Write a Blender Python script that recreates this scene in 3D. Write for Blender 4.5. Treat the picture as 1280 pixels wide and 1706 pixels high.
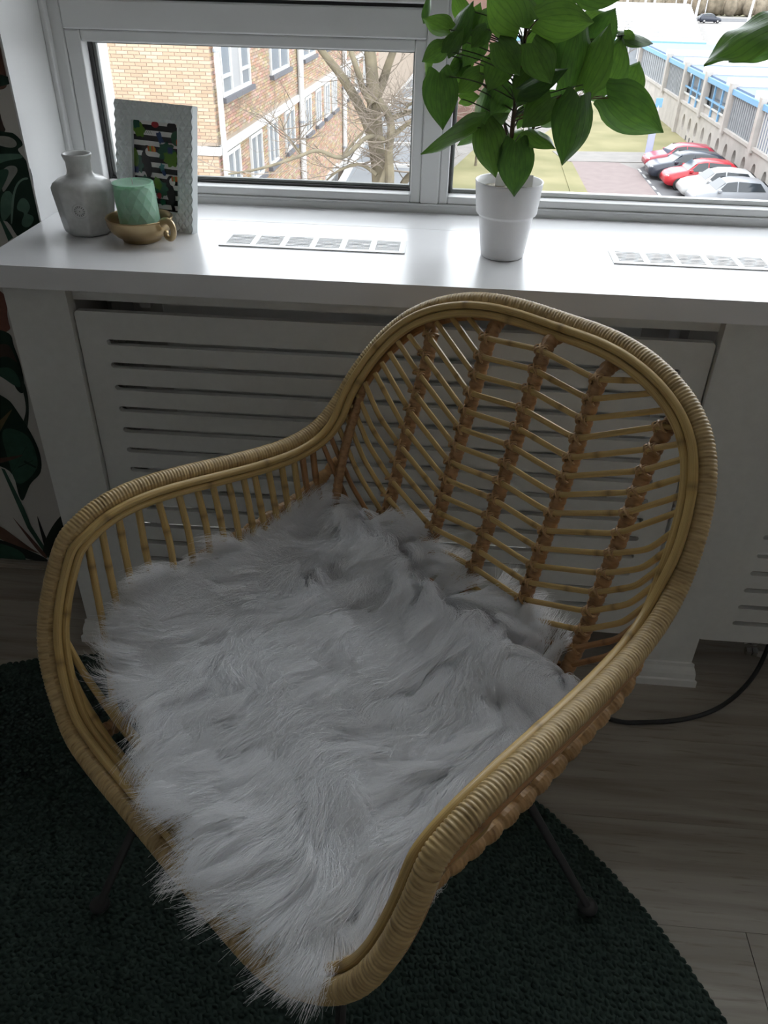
import bpy, bmesh, math, random
import numpy as np
from mathutils import Vector, Matrix
from mathutils.geometry import tessellate_polygon

random.seed(7); RNG = np.random.default_rng(7)
scene = bpy.context.scene
for o in list(bpy.data.objects): bpy.data.objects.remove(o)
COL = scene.collection

# ------------------------------------------------------------------ camera
FPX = 1334.704
PITCH, YAW, ROLL = 0.6079, 0.0690, 0.0250
CAM = np.array([0.0, -1.211, 1.24])
_fw = np.array([-math.sin(YAW)*math.cos(PITCH), math.cos(YAW)*math.cos(PITCH), -math.sin(PITCH)])
_rt = np.array([math.cos(YAW), math.sin(YAW), 0.0]); _up = np.cross(_rt, _fw)
_c, _s = math.cos(ROLL), math.sin(ROLL)
RT, UP, FW = _c*_rt + _s*_up, -_s*_rt + _c*_up, _fw
cd = bpy.data.cameras.new('camera'); cam = bpy.data.objects.new('camera', cd); COL.objects.link(cam)
cd.sensor_fit = 'VERTICAL'; cd.sensor_height = 32.0; cd.lens = FPX/1706*32.0
cd.clip_start = 0.02; cd.clip_end = 1000
cam.matrix_world = Matrix(((RT[0], UP[0], -FW[0], CAM[0]), (RT[1], UP[1], -FW[1], CAM[1]), (RT[2], UP[2], -FW[2], CAM[2]), (0, 0, 0, 1)))
scene.camera = cam

# ------------------------------------------------------------------ light: overcast sky through the window
SKY = 2.7
world = bpy.data.worlds.new('overcast_sky'); scene.world = world; world.use_nodes = True
_bg = world.node_tree.nodes['Background']; _bg.inputs[0].default_value = (0.90, 0.95, 1.0, 1); _bg.inputs[1].default_value = SKY
vs = scene.view_settings
vs.view_transform = 'Standard'; vs.look = 'None'; vs.gamma = 1.0; vs.use_curve_mapping = False; vs.exposure = 0.85

# ------------------------------------------------------------------ pixel helpers (1280 x 1706 frame)
def ray(u, v): return FW + RT*(u-640)/FPX + UP*(853-v)/FPX
def at(u, v, ax, val):
    q = ray(u, v); return CAM + q*((val-CAM[ax])/q[ax])
def at_plane(u, v, p, n):
    q = ray(u, v); return CAM + q*(((np.asarray(p)-CAM) @ n)/(q @ n))
def proj(X):
    D = np.asarray(X)-CAM; z = D @ FW
    return np.stack([640+FPX*(D @ RT)/z, 853-FPX*(D @ UP)/z], -1)

# ------------------------------------------------------------------ materials
MATS = {}
def nd(nt, t, **kw):
    n = nt.nodes.new(t)
    for k, v in kw.items():
        if k.startswith('i_'): n.inputs[k[2:].replace('_', ' ')].default_value = v
        else: setattr(n, k, v)
    return n
def rgb(c): return (c[0], c[1], c[2], 1.0)
def base(name, col=(.8, .8, .8), rough=.5, metal=0.0, spec=.5):
    m = bpy.data.materials.new(name); m.use_nodes = True
    p = m.node_tree.nodes['Principled BSDF']
    p.inputs['Base Color'].default_value = rgb(col); p.inputs['Roughness'].default_value = rough
    p.inputs['Metallic'].default_value = metal; p.inputs['Specular IOR Level'].default_value = spec
    MATS[name] = m
    return m, m.node_tree, p
def noisy(name, c1, c2, scale=20, rough=.5, coord='Object', stretch=(1, 1, 1), detail=4, bump=0, metal=0.0, spec=.5, lo=.3, hi=.7, dist=0.0):
    m, nt, p = base(name, c1, rough, metal, spec)
    tc = nd(nt, 'ShaderNodeTexCoord'); mp = nd(nt, 'ShaderNodeMapping'); mp.inputs['Scale'].default_value = stretch
    nt.links.new(tc.outputs[coord], mp.inputs[0])
    no = nd(nt, 'ShaderNodeTexNoise'); no.inputs['Scale'].default_value = scale; no.inputs['Detail'].default_value = detail; no.inputs['Distortion'].default_value = dist
    nt.links.new(mp.outputs[0], no.inputs['Vector'])
    cr = nd(nt, 'ShaderNodeValToRGB'); cr.color_ramp.elements[0].position = lo; cr.color_ramp.elements[1].position = hi
    cr.color_ramp.elements[0].color = rgb(c1); cr.color_ramp.elements[1].color = rgb(c2)
    nt.links.new(no.outputs['Fac'], cr.inputs[0]); nt.links.new(cr.outputs[0], p.inputs['Base Color'])
    if bump:
        b = nd(nt, 'ShaderNodeBump'); b.inputs['Strength'].default_value = bump; b.inputs['Distance'].default_value = .002
        nt.links.new(no.outputs['Fac'], b.inputs['Height']); nt.links.new(b.outputs[0], p.inputs['Normal'])
    return m
def cane_mat(name, c1, c2, cdark, rough=.38, uvs=(4, 60, 1), spec=.5):
    """rattan: streaks along the cane (uv.x in metres along, uv.y around), 'tone' attribute marks growth nodes"""
    m, nt, p = base(name, c1, rough, 0, spec)
    uv = nd(nt, 'ShaderNodeUVMap'); mp = nd(nt, 'ShaderNodeMapping'); mp.inputs['Scale'].default_value = uvs
    nt.links.new(uv.outputs[0], mp.inputs[0])
    oi = nd(nt, 'ShaderNodeObjectInfo'); ad = nd(nt, 'ShaderNodeVectorMath', operation='ADD')
    ml = nd(nt, 'ShaderNodeMath', operation='MULTIPLY'); ml.inputs[1].default_value = 37.0
    nt.links.new(oi.outputs['Random'], ml.inputs[0]); nt.links.new(mp.outputs[0], ad.inputs[0]); nt.links.new(ml.outputs[0], ad.inputs[1])
    no = nd(nt, 'ShaderNodeTexNoise'); no.inputs['Scale'].default_value = 1.5; no.inputs['Detail'].default_value = 5
    nt.links.new(ad.outputs[0], no.inputs['Vector'])
    cr = nd(nt, 'ShaderNodeValToRGB'); e = cr.color_ramp.elements
    e[0].position = .28; e[0].color = rgb(cdark); e[1].position = .66; e[1].color = rgb(c2)
    k = e.new(.42); k.color = rgb(c1)
    nt.links.new(no.outputs['Fac'], cr.inputs[0])
    at_ = nd(nt, 'ShaderNodeAttribute', attribute_name='tone')
    mx = nd(nt, 'ShaderNodeMix', data_type='RGBA', blend_type='MULTIPLY'); mx.inputs[0].default_value = 1.0
    nt.links.new(cr.outputs[0], mx.inputs[6]); nt.links.new(at_.outputs['Color'], mx.inputs[7])
    nt.links.new(mx.outputs[2], p.inputs['Base Color'])
    return m
def glass_mat(name, tint=(1, 1, 1), refl=.07):
    m = bpy.data.materials.new(name); m.use_nodes = True; nt = m.node_tree; nt.nodes.clear()
    o = nd(nt, 'ShaderNodeOutputMaterial'); t = nd(nt, 'ShaderNodeBsdfTransparent'); t.inputs[0].default_value = rgb(tint)
    g = nd(nt, 'ShaderNodeBsdfGlossy'); g.inputs['Roughness'].default_value = .02
    f = nd(nt, 'ShaderNodeLayerWeight'); f.inputs['Blend'].default_value = .25
    mu = nd(nt, 'ShaderNodeMath', operation='MULTIPLY'); mu.inputs[1].default_value = refl*4
    mx = nd(nt, 'ShaderNodeMixShader')
    nt.links.new(f.outputs['Fresnel'], mu.inputs[0]); nt.links.new(mu.outputs[0], mx.inputs[0])
    nt.links.new(t.outputs[0], mx.inputs[1]); nt.links.new(g.outputs[0], mx.inputs[2]); nt.links.new(mx.outputs[0], o.inputs[0])
    MATS[name] = m
    return m
def attr_mat(name, rough=.6, spec=.4, mottle=0.0, scale=40):
    """colour comes from the printed artwork stored in the 'tone' colour attribute"""
    m, nt, p = base(name, (.8, .8, .8), rough, 0, spec)
    a = nd(nt, 'ShaderNodeAttribute', attribute_name='tone')
    if mottle:
        no = nd(nt, 'ShaderNodeTexNoise'); no.inputs['Scale'].default_value = scale; no.inputs['Detail'].default_value = 4
        tc = nd(nt, 'ShaderNodeTexCoord'); nt.links.new(tc.outputs['Object'], no.inputs['Vector'])
        r = nd(nt, 'ShaderNodeMapRange'); r.inputs['To Min'].default_value = 1-mottle; r.inputs['To Max'].default_value = 1+mottle
        nt.links.new(no.outputs['Fac'], r.inputs['Value'])
        vm = nd(nt, 'ShaderNodeVectorMath', operation='SCALE')
        nt.links.new(a.outputs['Color'], vm.inputs[0]); nt.links.new(r.outputs[0], vm.inputs['Scale']); nt.links.new(vm.outputs[0], p.inputs['Base Color'])
    else: nt.links.new(a.outputs['Color'], p.inputs['Base Color'])
    return m

noisy('white_paint', (.67, .675, .67), (.73, .735, .73), 3, .32, bump=.02)
noisy('sill_paint', (.80, .80, .81), (.86, .86, .87), 2.2, .24, bump=.01)
noisy('cover_paint', (.70, .70, .67), (.74, .74, .71), 60, .45, bump=.05)
noisy('room_wall', (.66, .645, .62), (.70, .685, .66), 3, .7)
noisy('ceiling_white', (.78, .78, .77), (.82, .82, .81), 3, .8)
noisy('wallpaper', (.50, .48, .44), (.56, .54, .50), 5, .75)
noisy('plaster_dark', (.30, .29, .27), (.36, .35, .33), 12, .9)
base('gasket', (.03, .03, .03), .5)
base('putty_grey', (.22, .23, .22), .6)
base('grille_white', (.80, .80, .80), .35)
glass_mat('window_glass')
base('black_metal', (.018, .018, .018), .42)
base('rubber', (.02, .022, .022), .6)
base('chrome', (.6, .6, .6), .25, 1.0)
noisy('pipe_paint', (.35, .33, .30), (.45, .43, .40), 30, .5)
cane_mat('cane', (.48, .325, .115), (.59, .425, .17), (.27, .16, .055))
cane_mat('cane_brown', (.34, .17, .065), (.46, .25, .10), (.20, .09, .035))
cane_mat('rim_wrap', (.455, .325, .145), (.55, .41, .205), (.29, .19, .08), .42, (260, 3, 1))
cane_mat('rib_wrap', (.33, .185, .085), (.44, .26, .125), (.19, .095, .04), .5, (150, 3, 1))
cane_mat('tie_wrap', (.40, .24, .10), (.50, .31, .14), (.25, .13, .05), .45, (150, 3, 1))

def plank_mat():
    m, nt, p = base('vinyl_plank', (.3, .27, .22), .42)
    tc = nd(nt, 'ShaderNodeTexCoord'); oi = nd(nt, 'ShaderNodeObjectInfo')
    ml = nd(nt, 'ShaderNodeMath', operation='MULTIPLY'); ml.inputs[1].default_value = 53.0
    ad = nd(nt, 'ShaderNodeVectorMath', operation='ADD')
    mp = nd(nt, 'ShaderNodeMapping'); mp.inputs['Scale'].default_value = (1.6, 22, 22)
    nt.links.new(oi.outputs['Random'], ml.inputs[0]); nt.links.new(tc.outputs['Object'], mp.inputs[0])
    nt.links.new(mp.outputs[0], ad.inputs[0]); nt.links.new(ml.outputs[0], ad.inputs[1])
    n1 = nd(nt, 'ShaderNodeTexNoise'); n1.inputs['Scale'].default_value = 1.3; n1.inputs['Detail'].default_value = 7; n1.inputs['Distortion'].default_value = .9
    nt.links.new(ad.outputs[0], n1.inputs['Vector'])
    cr = nd(nt, 'ShaderNodeValToRGB'); e = cr.color_ramp.elements
    e[0].position = .25; e[0].color = rgb((.235, .20, .155)); e[1].position = .72; e[1].color = rgb((.40, .365, .31))
    nt.links.new(n1.outputs['Fac'], cr.inputs[0])
    n2 = nd(nt, 'ShaderNodeTexNoise'); n2.inputs['Scale'].default_value = 6; n2.inputs['Detail'].default_value = 5
    nt.links.new(ad.outputs[0], n2.inputs['Vector'])
    c2 = nd(nt, 'ShaderNodeValToRGB'); c2.color_ramp.elements[0].position = .30; c2.color_ramp.elements[1].position = .42
    c2.color_ramp.elements[0].color = rgb((.62, .58, .52)); c2.color_ramp.elements[1].color = rgb((1, 1, 1))
    nt.links.new(n2.outputs['Fac'], c2.inputs[0])
    mx = nd(nt, 'ShaderNodeMix', data_type='RGBA', blend_type='MULTIPLY'); mx.inputs[0].default_value = .7
    nt.links.new(cr.outputs[0], mx.inputs[6]); nt.links.new(c2.outputs[0], mx.inputs[7]); nt.links.new(mx.outputs[2], p.inputs['Base Color'])
    b = nd(nt, 'ShaderNodeBump'); b.inputs['Strength'].default_value = .12; b.inputs['Distance'].default_value = .001
    nt.links.new(n2.outputs['Fac'], b.inputs['Height']); nt.links.new(b.outputs[0], p.inputs['Normal'])
plank_mat()
noisy('rug_jute', (.020, .036, .029), (.052, .080, .067), 90, .85, bump=.3, spec=.2)

# ------------------------------------------------------------------ mesh helpers
class MB:
    """collects geometry in world coordinates; build() links it as ONE mesh object"""
    def __init__(s): s.v = []; s.f = []; s.uv = {}; s.tone = {}; s.smooth = []
    def n(s): return len(s.v)
    def add(s, verts, faces, smooth=False, uv=None, tone=None):
        o = len(s.v); s.v += [tuple(map(float, p)) for p in verts]
        for f in faces: s.f.append(tuple(i+o for i in f)); s.smooth.append(smooth)
        if uv is not None:
            for i, t in enumerate(uv): s.uv[o+i] = t
        if tone is not None:
            if isinstance(tone, tuple): 
                for i in range(len(verts)): s.tone[o+i] = tone
            else:
                for i, t in enumerate(tone): s.tone[o+i] = t
        return o
    def box(s, x0, x1, y0, y1, z0, z1, bev=0.0, tone=None):
        if bev <= 0:
            v = [(x0,y0,z0),(x1,y0,z0),(x1,y1,z0),(x0,y1,z0),(x0,y0,z1),(x1,y0,z1),(x1,y1,z1),(x0,y1,z1)]
            s.add(v, [(0,3,2,1),(4,5,6,7),(0,1,5,4),(1,2,6,5),(2,3,7,6),(3,0,4,7)], tone=tone); return
        bm = bmesh.new(); bmesh.ops.create_cube(bm, size=1)
        for q in bm.verts: q.co = Vector(((x0+x1)/2+q.co.x*(x1-x0), (y0+y1)/2+q.co.y*(y1-y0), (z0+z1)/2+q.co.z*(z1-z0)))
        bmesh.ops.bevel(bm, geom=list(bm.edges), offset=bev, segments=2, profile=.5, affect='EDGES')
        bm.verts.index_update(); s.add([q.co for q in bm.verts], [[q.index for q in f.verts] for f in bm.faces], tone=tone); bm.free()
    def tube(s, pts, r, seg=8, closed=False, caps=True, tones=None, up=None, rings=None):
        P = np.asarray(pts, float); n = len(P); r = np.full(n, r, float) if np.isscalar(r) else np.asarray(r, float)
        if closed: T = np.roll(P, -1, 0)-np.roll(P, 1, 0)
        else:
            T = np.empty_like(P); T[1:-1] = P[2:]-P[:-2]; T[0] = P[1]-P[0]; T[-1] = P[-1]-P[-2]
        T /= np.linalg.norm(T, axis=1)[:, None]+1e-12
        N = np.empty_like(P); a = np.array([0, 0, 1.0]) if up is None else np.asarray(up, float)
        if abs(T[0] @ a) > .95: a = np.array([1.0, 0, 0])
        N[0] = a-(a @ T[0])*T[0]; N[0] /= np.linalg.norm(N[0])
        for i in range(1, n):
            q = N[i-1]-(N[i-1] @ T[i])*T[i]; N[i] = q/(np.linalg.norm(q)+1e-12)
        B = np.cross(T, N)
        if closed:   # spread the closing twist over the loop
            q = N[-1]-(N[-1] @ T[0])*T[0]; q /= np.linalg.norm(q); ang = math.atan2(q @ B[0], q @ N[0])
            for i in range(n):
                t = -ang*i/n; N[i], B[i] = math.cos(t)*N[i]+math.sin(t)*B[i], -math.sin(t)*N[i]+math.cos(t)*B[i]
        L = np.concatenate([[0], np.cumsum(np.linalg.norm(np.diff(P, axis=0), axis=1))])
        th = np.linspace(0, 2*math.pi, seg+1)
        ct, st = np.cos(th)[None, :, None], np.sin(th)[None, :, None]
        V = P[:, None]+r[:, None, None]*(ct*N[:, None]+st*B[:, None])
        uv = [(L[i], j/seg) for i in range(n) for j in range(seg+1)]
        tone = None if tones is None else [tones[i] for i in range(n) for j in range(seg+1)]
        w = seg+1; F = []
        for i in range(n-1+(1 if closed else 0)):
            k = (i+1) % n
            for j in range(seg): F.append((i*w+j, k*w+j, k*w+j+1, i*w+j+1))
        if caps and not closed:
            F.append(tuple(range(seg))[::1]); F.append(tuple((n-1)*w+j for j in range(seg))[::-1])
            F[-2] = tuple(reversed(F[-2])); 
        F = [tuple(reversed(f)) for f in F]
        s.add(V.reshape(-1, 3), F, True, uv, tone)
    def lathe(s, prof, seg=32, c=(0, 0, 0), tone=None):
        w = seg; V = []; F = []
        for r, z in prof:
            for j in range(seg):
                t = 2*math.pi*j/seg; V.append((c[0]+r*math.cos(t), c[1]+r*math.sin(t), c[2]+z))
        for i in range(len(prof)-1):
            for j in range(seg): k = (j+1) % seg; F.append((i*w+j, i*w+k, (i+1)*w+k, (i+1)*w+j))
        s.add(V, F, True, tone=tone)
    def poly_plate(s, outer, holes, fn, d0, d1, tone=None):
        """flat plate with holes; outer/holes 2-D loops, fn(a,b,d) -> xyz"""
        loops = [outer]+holes; flat = [p for l in loops for p in l]
        tri = tessellate_polygon([[Vector((p[0], p[1], 0)) for p in l] for l in loops])
        n = len(flat); V = [fn(a, b, d0) for a, b in flat]+[fn(a, b, d1) for a, b in flat]
        F = [tuple(t) for t in tri]+[tuple(i+n for i in reversed(t)) for t in tri]
        o = 0
        for l in loops:
            m = len(l)
            for i in range(m): j = (i+1) % m; F.append((o+i, o+j, n+o+j, n+o+i))
            o += m
        s.add(V, F, tone=tone)
    def build(s, name, mat, parent=None, smooth=None, kind=None, fix=False, local=False):
        me = bpy.data.meshes.new(name)
        org = world_loc(parent) if parent is not None else Vector((0, 0, 0))
        v = np.array(s.v, float)-(0 if local else np.array(org))
        me.from_pydata(v.tolist(), [], s.f)
        sm = s.smooth if smooth is None else [smooth]*len(s.f)
        me.polygons.foreach_set('use_smooth', sm)
        if s.uv:
            l = me.uv_layers.new(name='UVMap'); vi = np.empty(len(me.loops), int); me.loops.foreach_get('vertex_index', vi)
            arr = np.array([s.uv.get(i, (0, 0)) for i in range(len(s.v))], float); l.data.foreach_set('uv', arr[vi].ravel())
        if s.tone:
            ca = me.color_attributes.new('tone', 'FLOAT_COLOR', 'POINT')
            arr = np.array([tuple(s.tone.get(i, (1, 1, 1)))+(1.0,) for i in range(len(s.v))], float); ca.data.foreach_set('color', arr.ravel())
        if fix:
            bm = bmesh.new(); bm.from_mesh(me); bmesh.ops.recalc_face_normals(bm, faces=bm.faces); bm.to_mesh(me); bm.free()
        me.materials.append(MATS[mat]); me.update()
        o = bpy.data.objects.new(name, me); COL.objects.link(o)
        if parent is not None: o.parent = parent
        if kind: o['kind'] = kind
        return o
def world_loc(o):
    t = Vector((0, 0, 0))
    while o is not None: t += o.location; o = o.parent
    return t
def empty(name, loc):
    o = bpy.data.objects.new(name, None); o.empty_display_size = .05; o.location = loc; COL.objects.link(o); return o
def tag(o, label, cat, group=None):
    o['label'] = label; o['category'] = cat
    if group: o['group'] = group
    return o
def structure(o, label=None):
    o['kind'] = 'structure'
    if label: o['label'] = label
    return o
def spline(P, m=8, closed=False):
    """C2 cubic through points"""
    P = np.asarray(P, float); N = len(P); A = np.zeros((N, N)); b = np.zeros((N, P.shape[1]))
    for i in range(N):
        if closed or 0 < i < N-1: A[i, i] = 4; A[i, (i+1) % N] = 1; A[i, i-1] = 1; b[i] = 3*(P[(i+1) % N]-P[i-1])
        elif i == 0: A[0, 0] = 2; A[0, 1] = 1; b[0] = 3*(P[1]-P[0])
        else: A[i, i] = 2; A[i, i-1] = 1; b[i] = 3*(P[i]-P[i-1])
    T = np.linalg.solve(A, b); out = []; t = np.linspace(0, 1, m, endpoint=False)[:, None]
    for i in range(N if closed else N-1):
        j = (i+1) % N
        out.append((2*t**3-3*t**2+1)*P[i]+(t**3-2*t**2+t)*T[i]+(-2*t**3+3*t**2)*P[j]+(t**3-t**2)*T[j])
    if not closed: out.append(P[-1:])
    return np.vstack(out)
def resample(P, step, closed=False):
    P = np.asarray(P, float); Q = np.vstack([P, P[:1]]) if closed else P
    L = np.concatenate([[0], np.cumsum(np.linalg.norm(np.diff(Q, axis=0), axis=1))])
    n = max(2, int(round(L[-1]/step))); t = np.linspace(0, L[-1], n+1)
    if closed: t = t[:-1]
    return np.stack([np.interp(t, L, Q[:, k]) for k in range(Q.shape[1])], 1)

# ================================================================== THE ROOM
SILL = 0.8236
fl = MB(); fl.box(-2.0, 2.3, -3.0, .42, -.12, -.004); floor = structure(fl.build('floor', 'plaster_dark'))
pk = MB(); pk.box(-.6003, .6003, -.09295, .09295, -.004, 0, .0005); plank0 = pk.build('plank', 'vinyl_plank', floor); first = True
row = 0; y = .3245
while y > -3.0:
    x = -2.0+[.13, .72, .41, .98, .27][row % 5]-.6
    while x < 2.3+.6:
        x0, x1 = max(x-.6, -2.0), min(x+.6, 2.3)
        if x1-x0 > .05:
            o = plank0 if first else plank0.copy()
            if not first: COL.objects.link(o)
            o.location = ((x0+x1)/2, y, 0); o.scale = ((x1-x0)/1.2, 1, 1); first = False
        x += 1.2015
    y -= .1862; row += 1
w = MB(); w.box(-2.0, -.7505, .25, .50, 0, 2.5); w.box(-.7505, 2.0, .475, .62, -.1, .8130); w.box(-.7505, 2.0, .42, .62, 2.16, 2.5); w.box(2.0, 2.3, .25, .62, 0, 2.5)
wall_back = structure(w.build('wall_back', 'wallpaper'))
w = MB(); w.box(-2.12, -2.0, -3.1, .62, 0, 2.5); structure(w.build('wall_left', 'room_wall'))
w = MB(); w.box(2.3, 2.42, -3.1, .62, 0, 2.5); structure(w.build('wall_right', 'room_wall'))
w = MB(); w.box(-2.0, 2.3, -3.1, -3.0, 0, 2.5); structure(w.build('wall_front', 'room_wall'))
w = MB(); w.box(-2.12, 2.42, -3.1, .62, 2.5, 2.6); structure(w.build('ceiling', 'ceiling_white'))
w = MB(); w.box(-2.0, -.72, .226, .2495, .0005, .012, .003); structure(w.build('baseboard_back', 'vinyl_plank'))
# white jamb lining of the window recess
w = MB(); w.box(-.7502, -.7470, .2485, .475, SILL-.02, 2.16); structure(w.build('trim_1', 'white_paint'))

# ---- wallpaper print (flat artwork on the wall left of the window)
def wp(pts): return [at(u, v, 1, .2494) for u, v in pts]
attr_mat('wallpaper_print', .75, .2, .35, 60)
art = MB(); ART_LAYER = [0]
def flat_shape(mb, pts2, tone, fn):
    tri = tessellate_polygon([[Vector((p[0], p[1], 0)) for p in pts2]])
    mb.add([fn(*p) for p in pts2], [tuple(t) for t in tri], tone=tone)
def paper(pts, tone):
    ART_LAYER[0] += 1; d = .2496-ART_LAYER[0]*.00004
    flat_shape(art, pts, tone, lambda u, v: at(u, v, 1, d))
def smooth2(pts, m=5): return [tuple(p) for p in spline(pts, m, True)]
G1, G2, G3, PK, BR = (.012, .030, .020), (.035, .085, .058), (.09, .17, .125), (.17, .075, .055), (.05, .035, .028)
paper(smooth2([(-140, 40), (-30, 60), (3, 90), (12, 138), (-5, 150), (-60, 130)]), (.10, .05, .035))
paper([(-20, 118), (14, 128), (16, 140), (-20, 150)], G1)
paper(smooth2([(-10, 150), (3, 200), (9, 216), (2, 222), (-10, 190)]), BR)
paper(smooth2([(-150, 230), (-20, 214), (22, 222), (38, 240), (30, 250), (48, 275), (58, 320), (66, 360), (60, 385), (28, 392), (-10, 372), (-120, 420)]), G1)
paper(smooth2([(-12, 228), (15, 228), (28, 240), (16, 246), (-10, 238)], 4), (.30, .30, .27))
paper(smooth2([(-20, 262), (18, 256), (36, 258), (34, 264), (5, 270), (-20, 280)]), G3)
paper(smooth2([(4, 285), (22, 276), (29, 285), (20, 300), (8, 318), (3, 312)]), (.28, .29, .26))
paper(smooth2([(2, 330), (14, 318), (22, 330), (20, 350), (10, 366), (2, 362)]), G3)
paper(smooth2([(30, 338), (40, 330), (50, 345), (46, 356), (56, 362), (48, 378), (36, 372), (40, 356), (30, 350)]), G3)
paper(smooth2([(-10, 292), (6, 282), (14, 290), (-2, 322), (-12, 320)]), G2)
paper(smooth2([(18, 366), (22, 320), (36, 298), (46, 296), (45, 299), (36, 302), (25, 324), (21, 366)]), (.16, .25, .20))
paper([(-2, 362), (4, 366), (22, 396), (14, 402)], G2)
paper(smooth2([(-60, 480), (2, 486), (12, 515), (16, 542), (4, 556), (-60, 560)]), PK)
paper(smooth2([(-50, 555), (8, 552), (22, 572), (34, 606), (40, 652), (26, 646), (8, 628), (-50, 610)]), G1)
paper(smooth2([(-10, 580), (12, 574), (24, 592), (28, 604), (10, 594), (-10, 598)]), BR)
paper(smooth2([(-10, 618), (10, 612), (28, 624), (34, 644), (20, 640), (2, 628)]), G2)
paper(smooth2([(36, 640), (42, 642), (48, 680), (44, 716), (39, 704), (43, 678)]), (.03, .045, .035))
paper(smooth2([(-80, 640), (-5, 655), (24, 678), (52, 722), (68, 762), (66, 790), (50, 808), (38, 834), (28, 812), (8, 780), (-60, 740)]), G1)
paper(smooth2([(4, 720), (26, 716), (50, 732), (62, 764), (58, 786), (34, 806), (20, 788), (12, 760)]), G2)
for q in range(4): paper([(12+q*9, 800-q*10), (14+q*9, 797-q*10), (46+q*5, 742+q*12), (44+q*5, 744+q*12)], G1)
paper(smooth2([(-20, 720), (0, 700), (20, 682), (6, 708), (-12, 735)]), (.13, .10, .055))
paper(smooth2([(-20, 766), (10, 762), (38, 758), (14, 768), (-20, 774)]), (.085, .05, .04))
paper([(2, 780), (8, 782), (40, 846), (52, 876), (84, 926), (80, 930), (46, 880)], G2)
paper(smooth2([(62, 860), (72, 884), (80, 906), (78, 918), (70, 896)]), (.02, .022, .02))
paper(smooth2([(72, 920), (82, 886), (104, 858), (106, 876), (96, 906), (84, 926)]), (.02, .028, .022))
paper(smooth2([(-10, 874), (20, 890), (50, 912), (66, 922), (46, 916), (-10, 892)]), (.13, .075, .055))
paper(smooth2([(24, 866), (34, 876), (70, 916), (78, 930), (60, 914)]), (.12, .065, .05))
paper(smooth2([(-20, 896), (20, 906), (60, 922), (80, 934), (50, 932), (-20, 912)]), (.02, .026, .022))
paper(smooth2([(-30, 905), (10, 908), (38, 922), (40, 936), (10, 936), (-30, 932)]), G2)
paper(smooth2([(-10, 932), (40, 932), (82, 938), (50, 944), (-10, 938)]), (.018, .02, .018))
pr = art.build('wallpaper_print', 'wallpaper_print', wall_back, smooth=False); pr['label'] = 'printed dark green tropical leaves on beige wallpaper'
for dx_, dz_ in ((-.52, .06), (-.06, 1.16), (-.60, 1.22)):   # the print repeats over the wall
    o = pr.copy(); COL.objects.link(o); o.location = (dx_, 0, dz_)

# ------------------------------------------------------------------ the window
win = structure(empty('window_1', (0, .45, SILL)), 'white painted timber window with fixed lower pane, hopper sash and mullion')
def wpart(name, mat, *boxes, bev=.003, parent=None):
    m = MB()
    for b in boxes: m.box(*b[:6], b[6] if len(b) > 6 else bev)
    return m.build(name, mat, parent or win)
XL, XM0, XM1, XR = -.747, -.058, -.022, 1.99
wpart('bottom_rail', 'white_paint', (XL, XR, .426, .50, SILL-.01, .838), (XL, XR, .421, .50, .838, .8415))
wpart('side_jamb', 'white_paint', (XL, -.717, .421, .50, .8415, 2.16), (-.748, -.738, .405, .43, SILL, 2.16))
wpart('mullion', 'white_paint', (XM0, XM1, .421, .50, .8415, 2.16))
wpart('transom', 'white_paint', (-.717, XM0, .4215, .50, 1.118, 1.1655))
wpart('sash_stile', 'white_paint', (-.717, -.688, .4245, .48, .8415, 1.118))
wpart('sash_stile', 'white_paint', (-.078, XM0, .4245, .48, .8415, 1.118))
wpart('sash_rail', 'white_paint', (-.688, -.078, .4245, .48, .8415, .857))
wpart('sash_rail', 'white_paint', (-.688, -.078, .4245, .48, 1.0985, 1.118))
wpart('rubber_seal', 'gasket', (-.688, -.681, .452, .462, .857, 1.0985, .001), (-.681, -.078, .452, .462, .857, .8615, .001))
wpart('putty_strip', 'putty_grey', (-.681, -.6745, .458, .468, .8615, 1.0985, .001), (-.6745, -.082, .458, .468, .8615, .867, .001), (-.082, -.078, .455, .468, .857, 1.0985, .001), (-.6745, -.082, .458, .468, 1.094, 1.0985, .001))
wpart('pane', 'window_glass', (-.688, -.078, .464, .468, .857, 1.0985, 0))
wpart('sash_stile', 'white_paint', (XM1, -.0045, .4245, .48, .8415, 2.13))
wpart('sash_rail', 'white_paint', (-.0045, XR, .4245, .48, .8415, .8555))
wpart('rubber_seal', 'gasket', (-.0045, .000, .452, .462, .8555, 2.13, .001))
wpart('putty_strip', 'putty_grey', (.0, .004, .456, .468, .8555, 2.13, .001), (.004, .14, .457, .468, .8555, .8625, .001))
wpart('glazing_bead', 'white_paint', (.14, XR, .452, .468, .8555, .8645, .002))
wpart('pane', 'window_glass', (-.0045, XR, .464, .468, .8555, 2.13, 0))
wpart('mullion', 'white_paint', (XR-.03, XR+.01, .421, .50, .8415, 2.16))
wpart('head_rail', 'white_paint', (XL, XR, .421, .50, 2.13, 2.165))
# hopper sash above the transom
sash = wpart('hopper_sash', 'white_paint', (-.714, XM0-.003, .416, .455, 1.1715, 1.225), (-.714, XM0-.003, .416, .455, 2.08, 2.128), (-.714, -.66, .416, .455, 1.225, 2.08), (-.112, XM0-.003, .416, .455, 1.225, 2.08))
wpart('rubber_seal', 'gasket', (-.717, XM0, .430, .452, 1.1656, 1.1714, 0))
wpart('pane', 'window_glass', (-.66, -.112, .434, .438, 1.225, 2.08, 0))
# outside reveal and ledge of our own facade
w = MB(); w.box(-1.6, -.690, .5005, .556, -.6, 2.6, .004); structure(w.build('trim_2', 'white_paint'), 'white outer window reveal')
w = MB(); w.box(-.690, 1.99, .505, .60, .8135, .832, .004); structure(w.build('trim_3', 'putty_grey'), 'outer stone ledge below the window')


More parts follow.
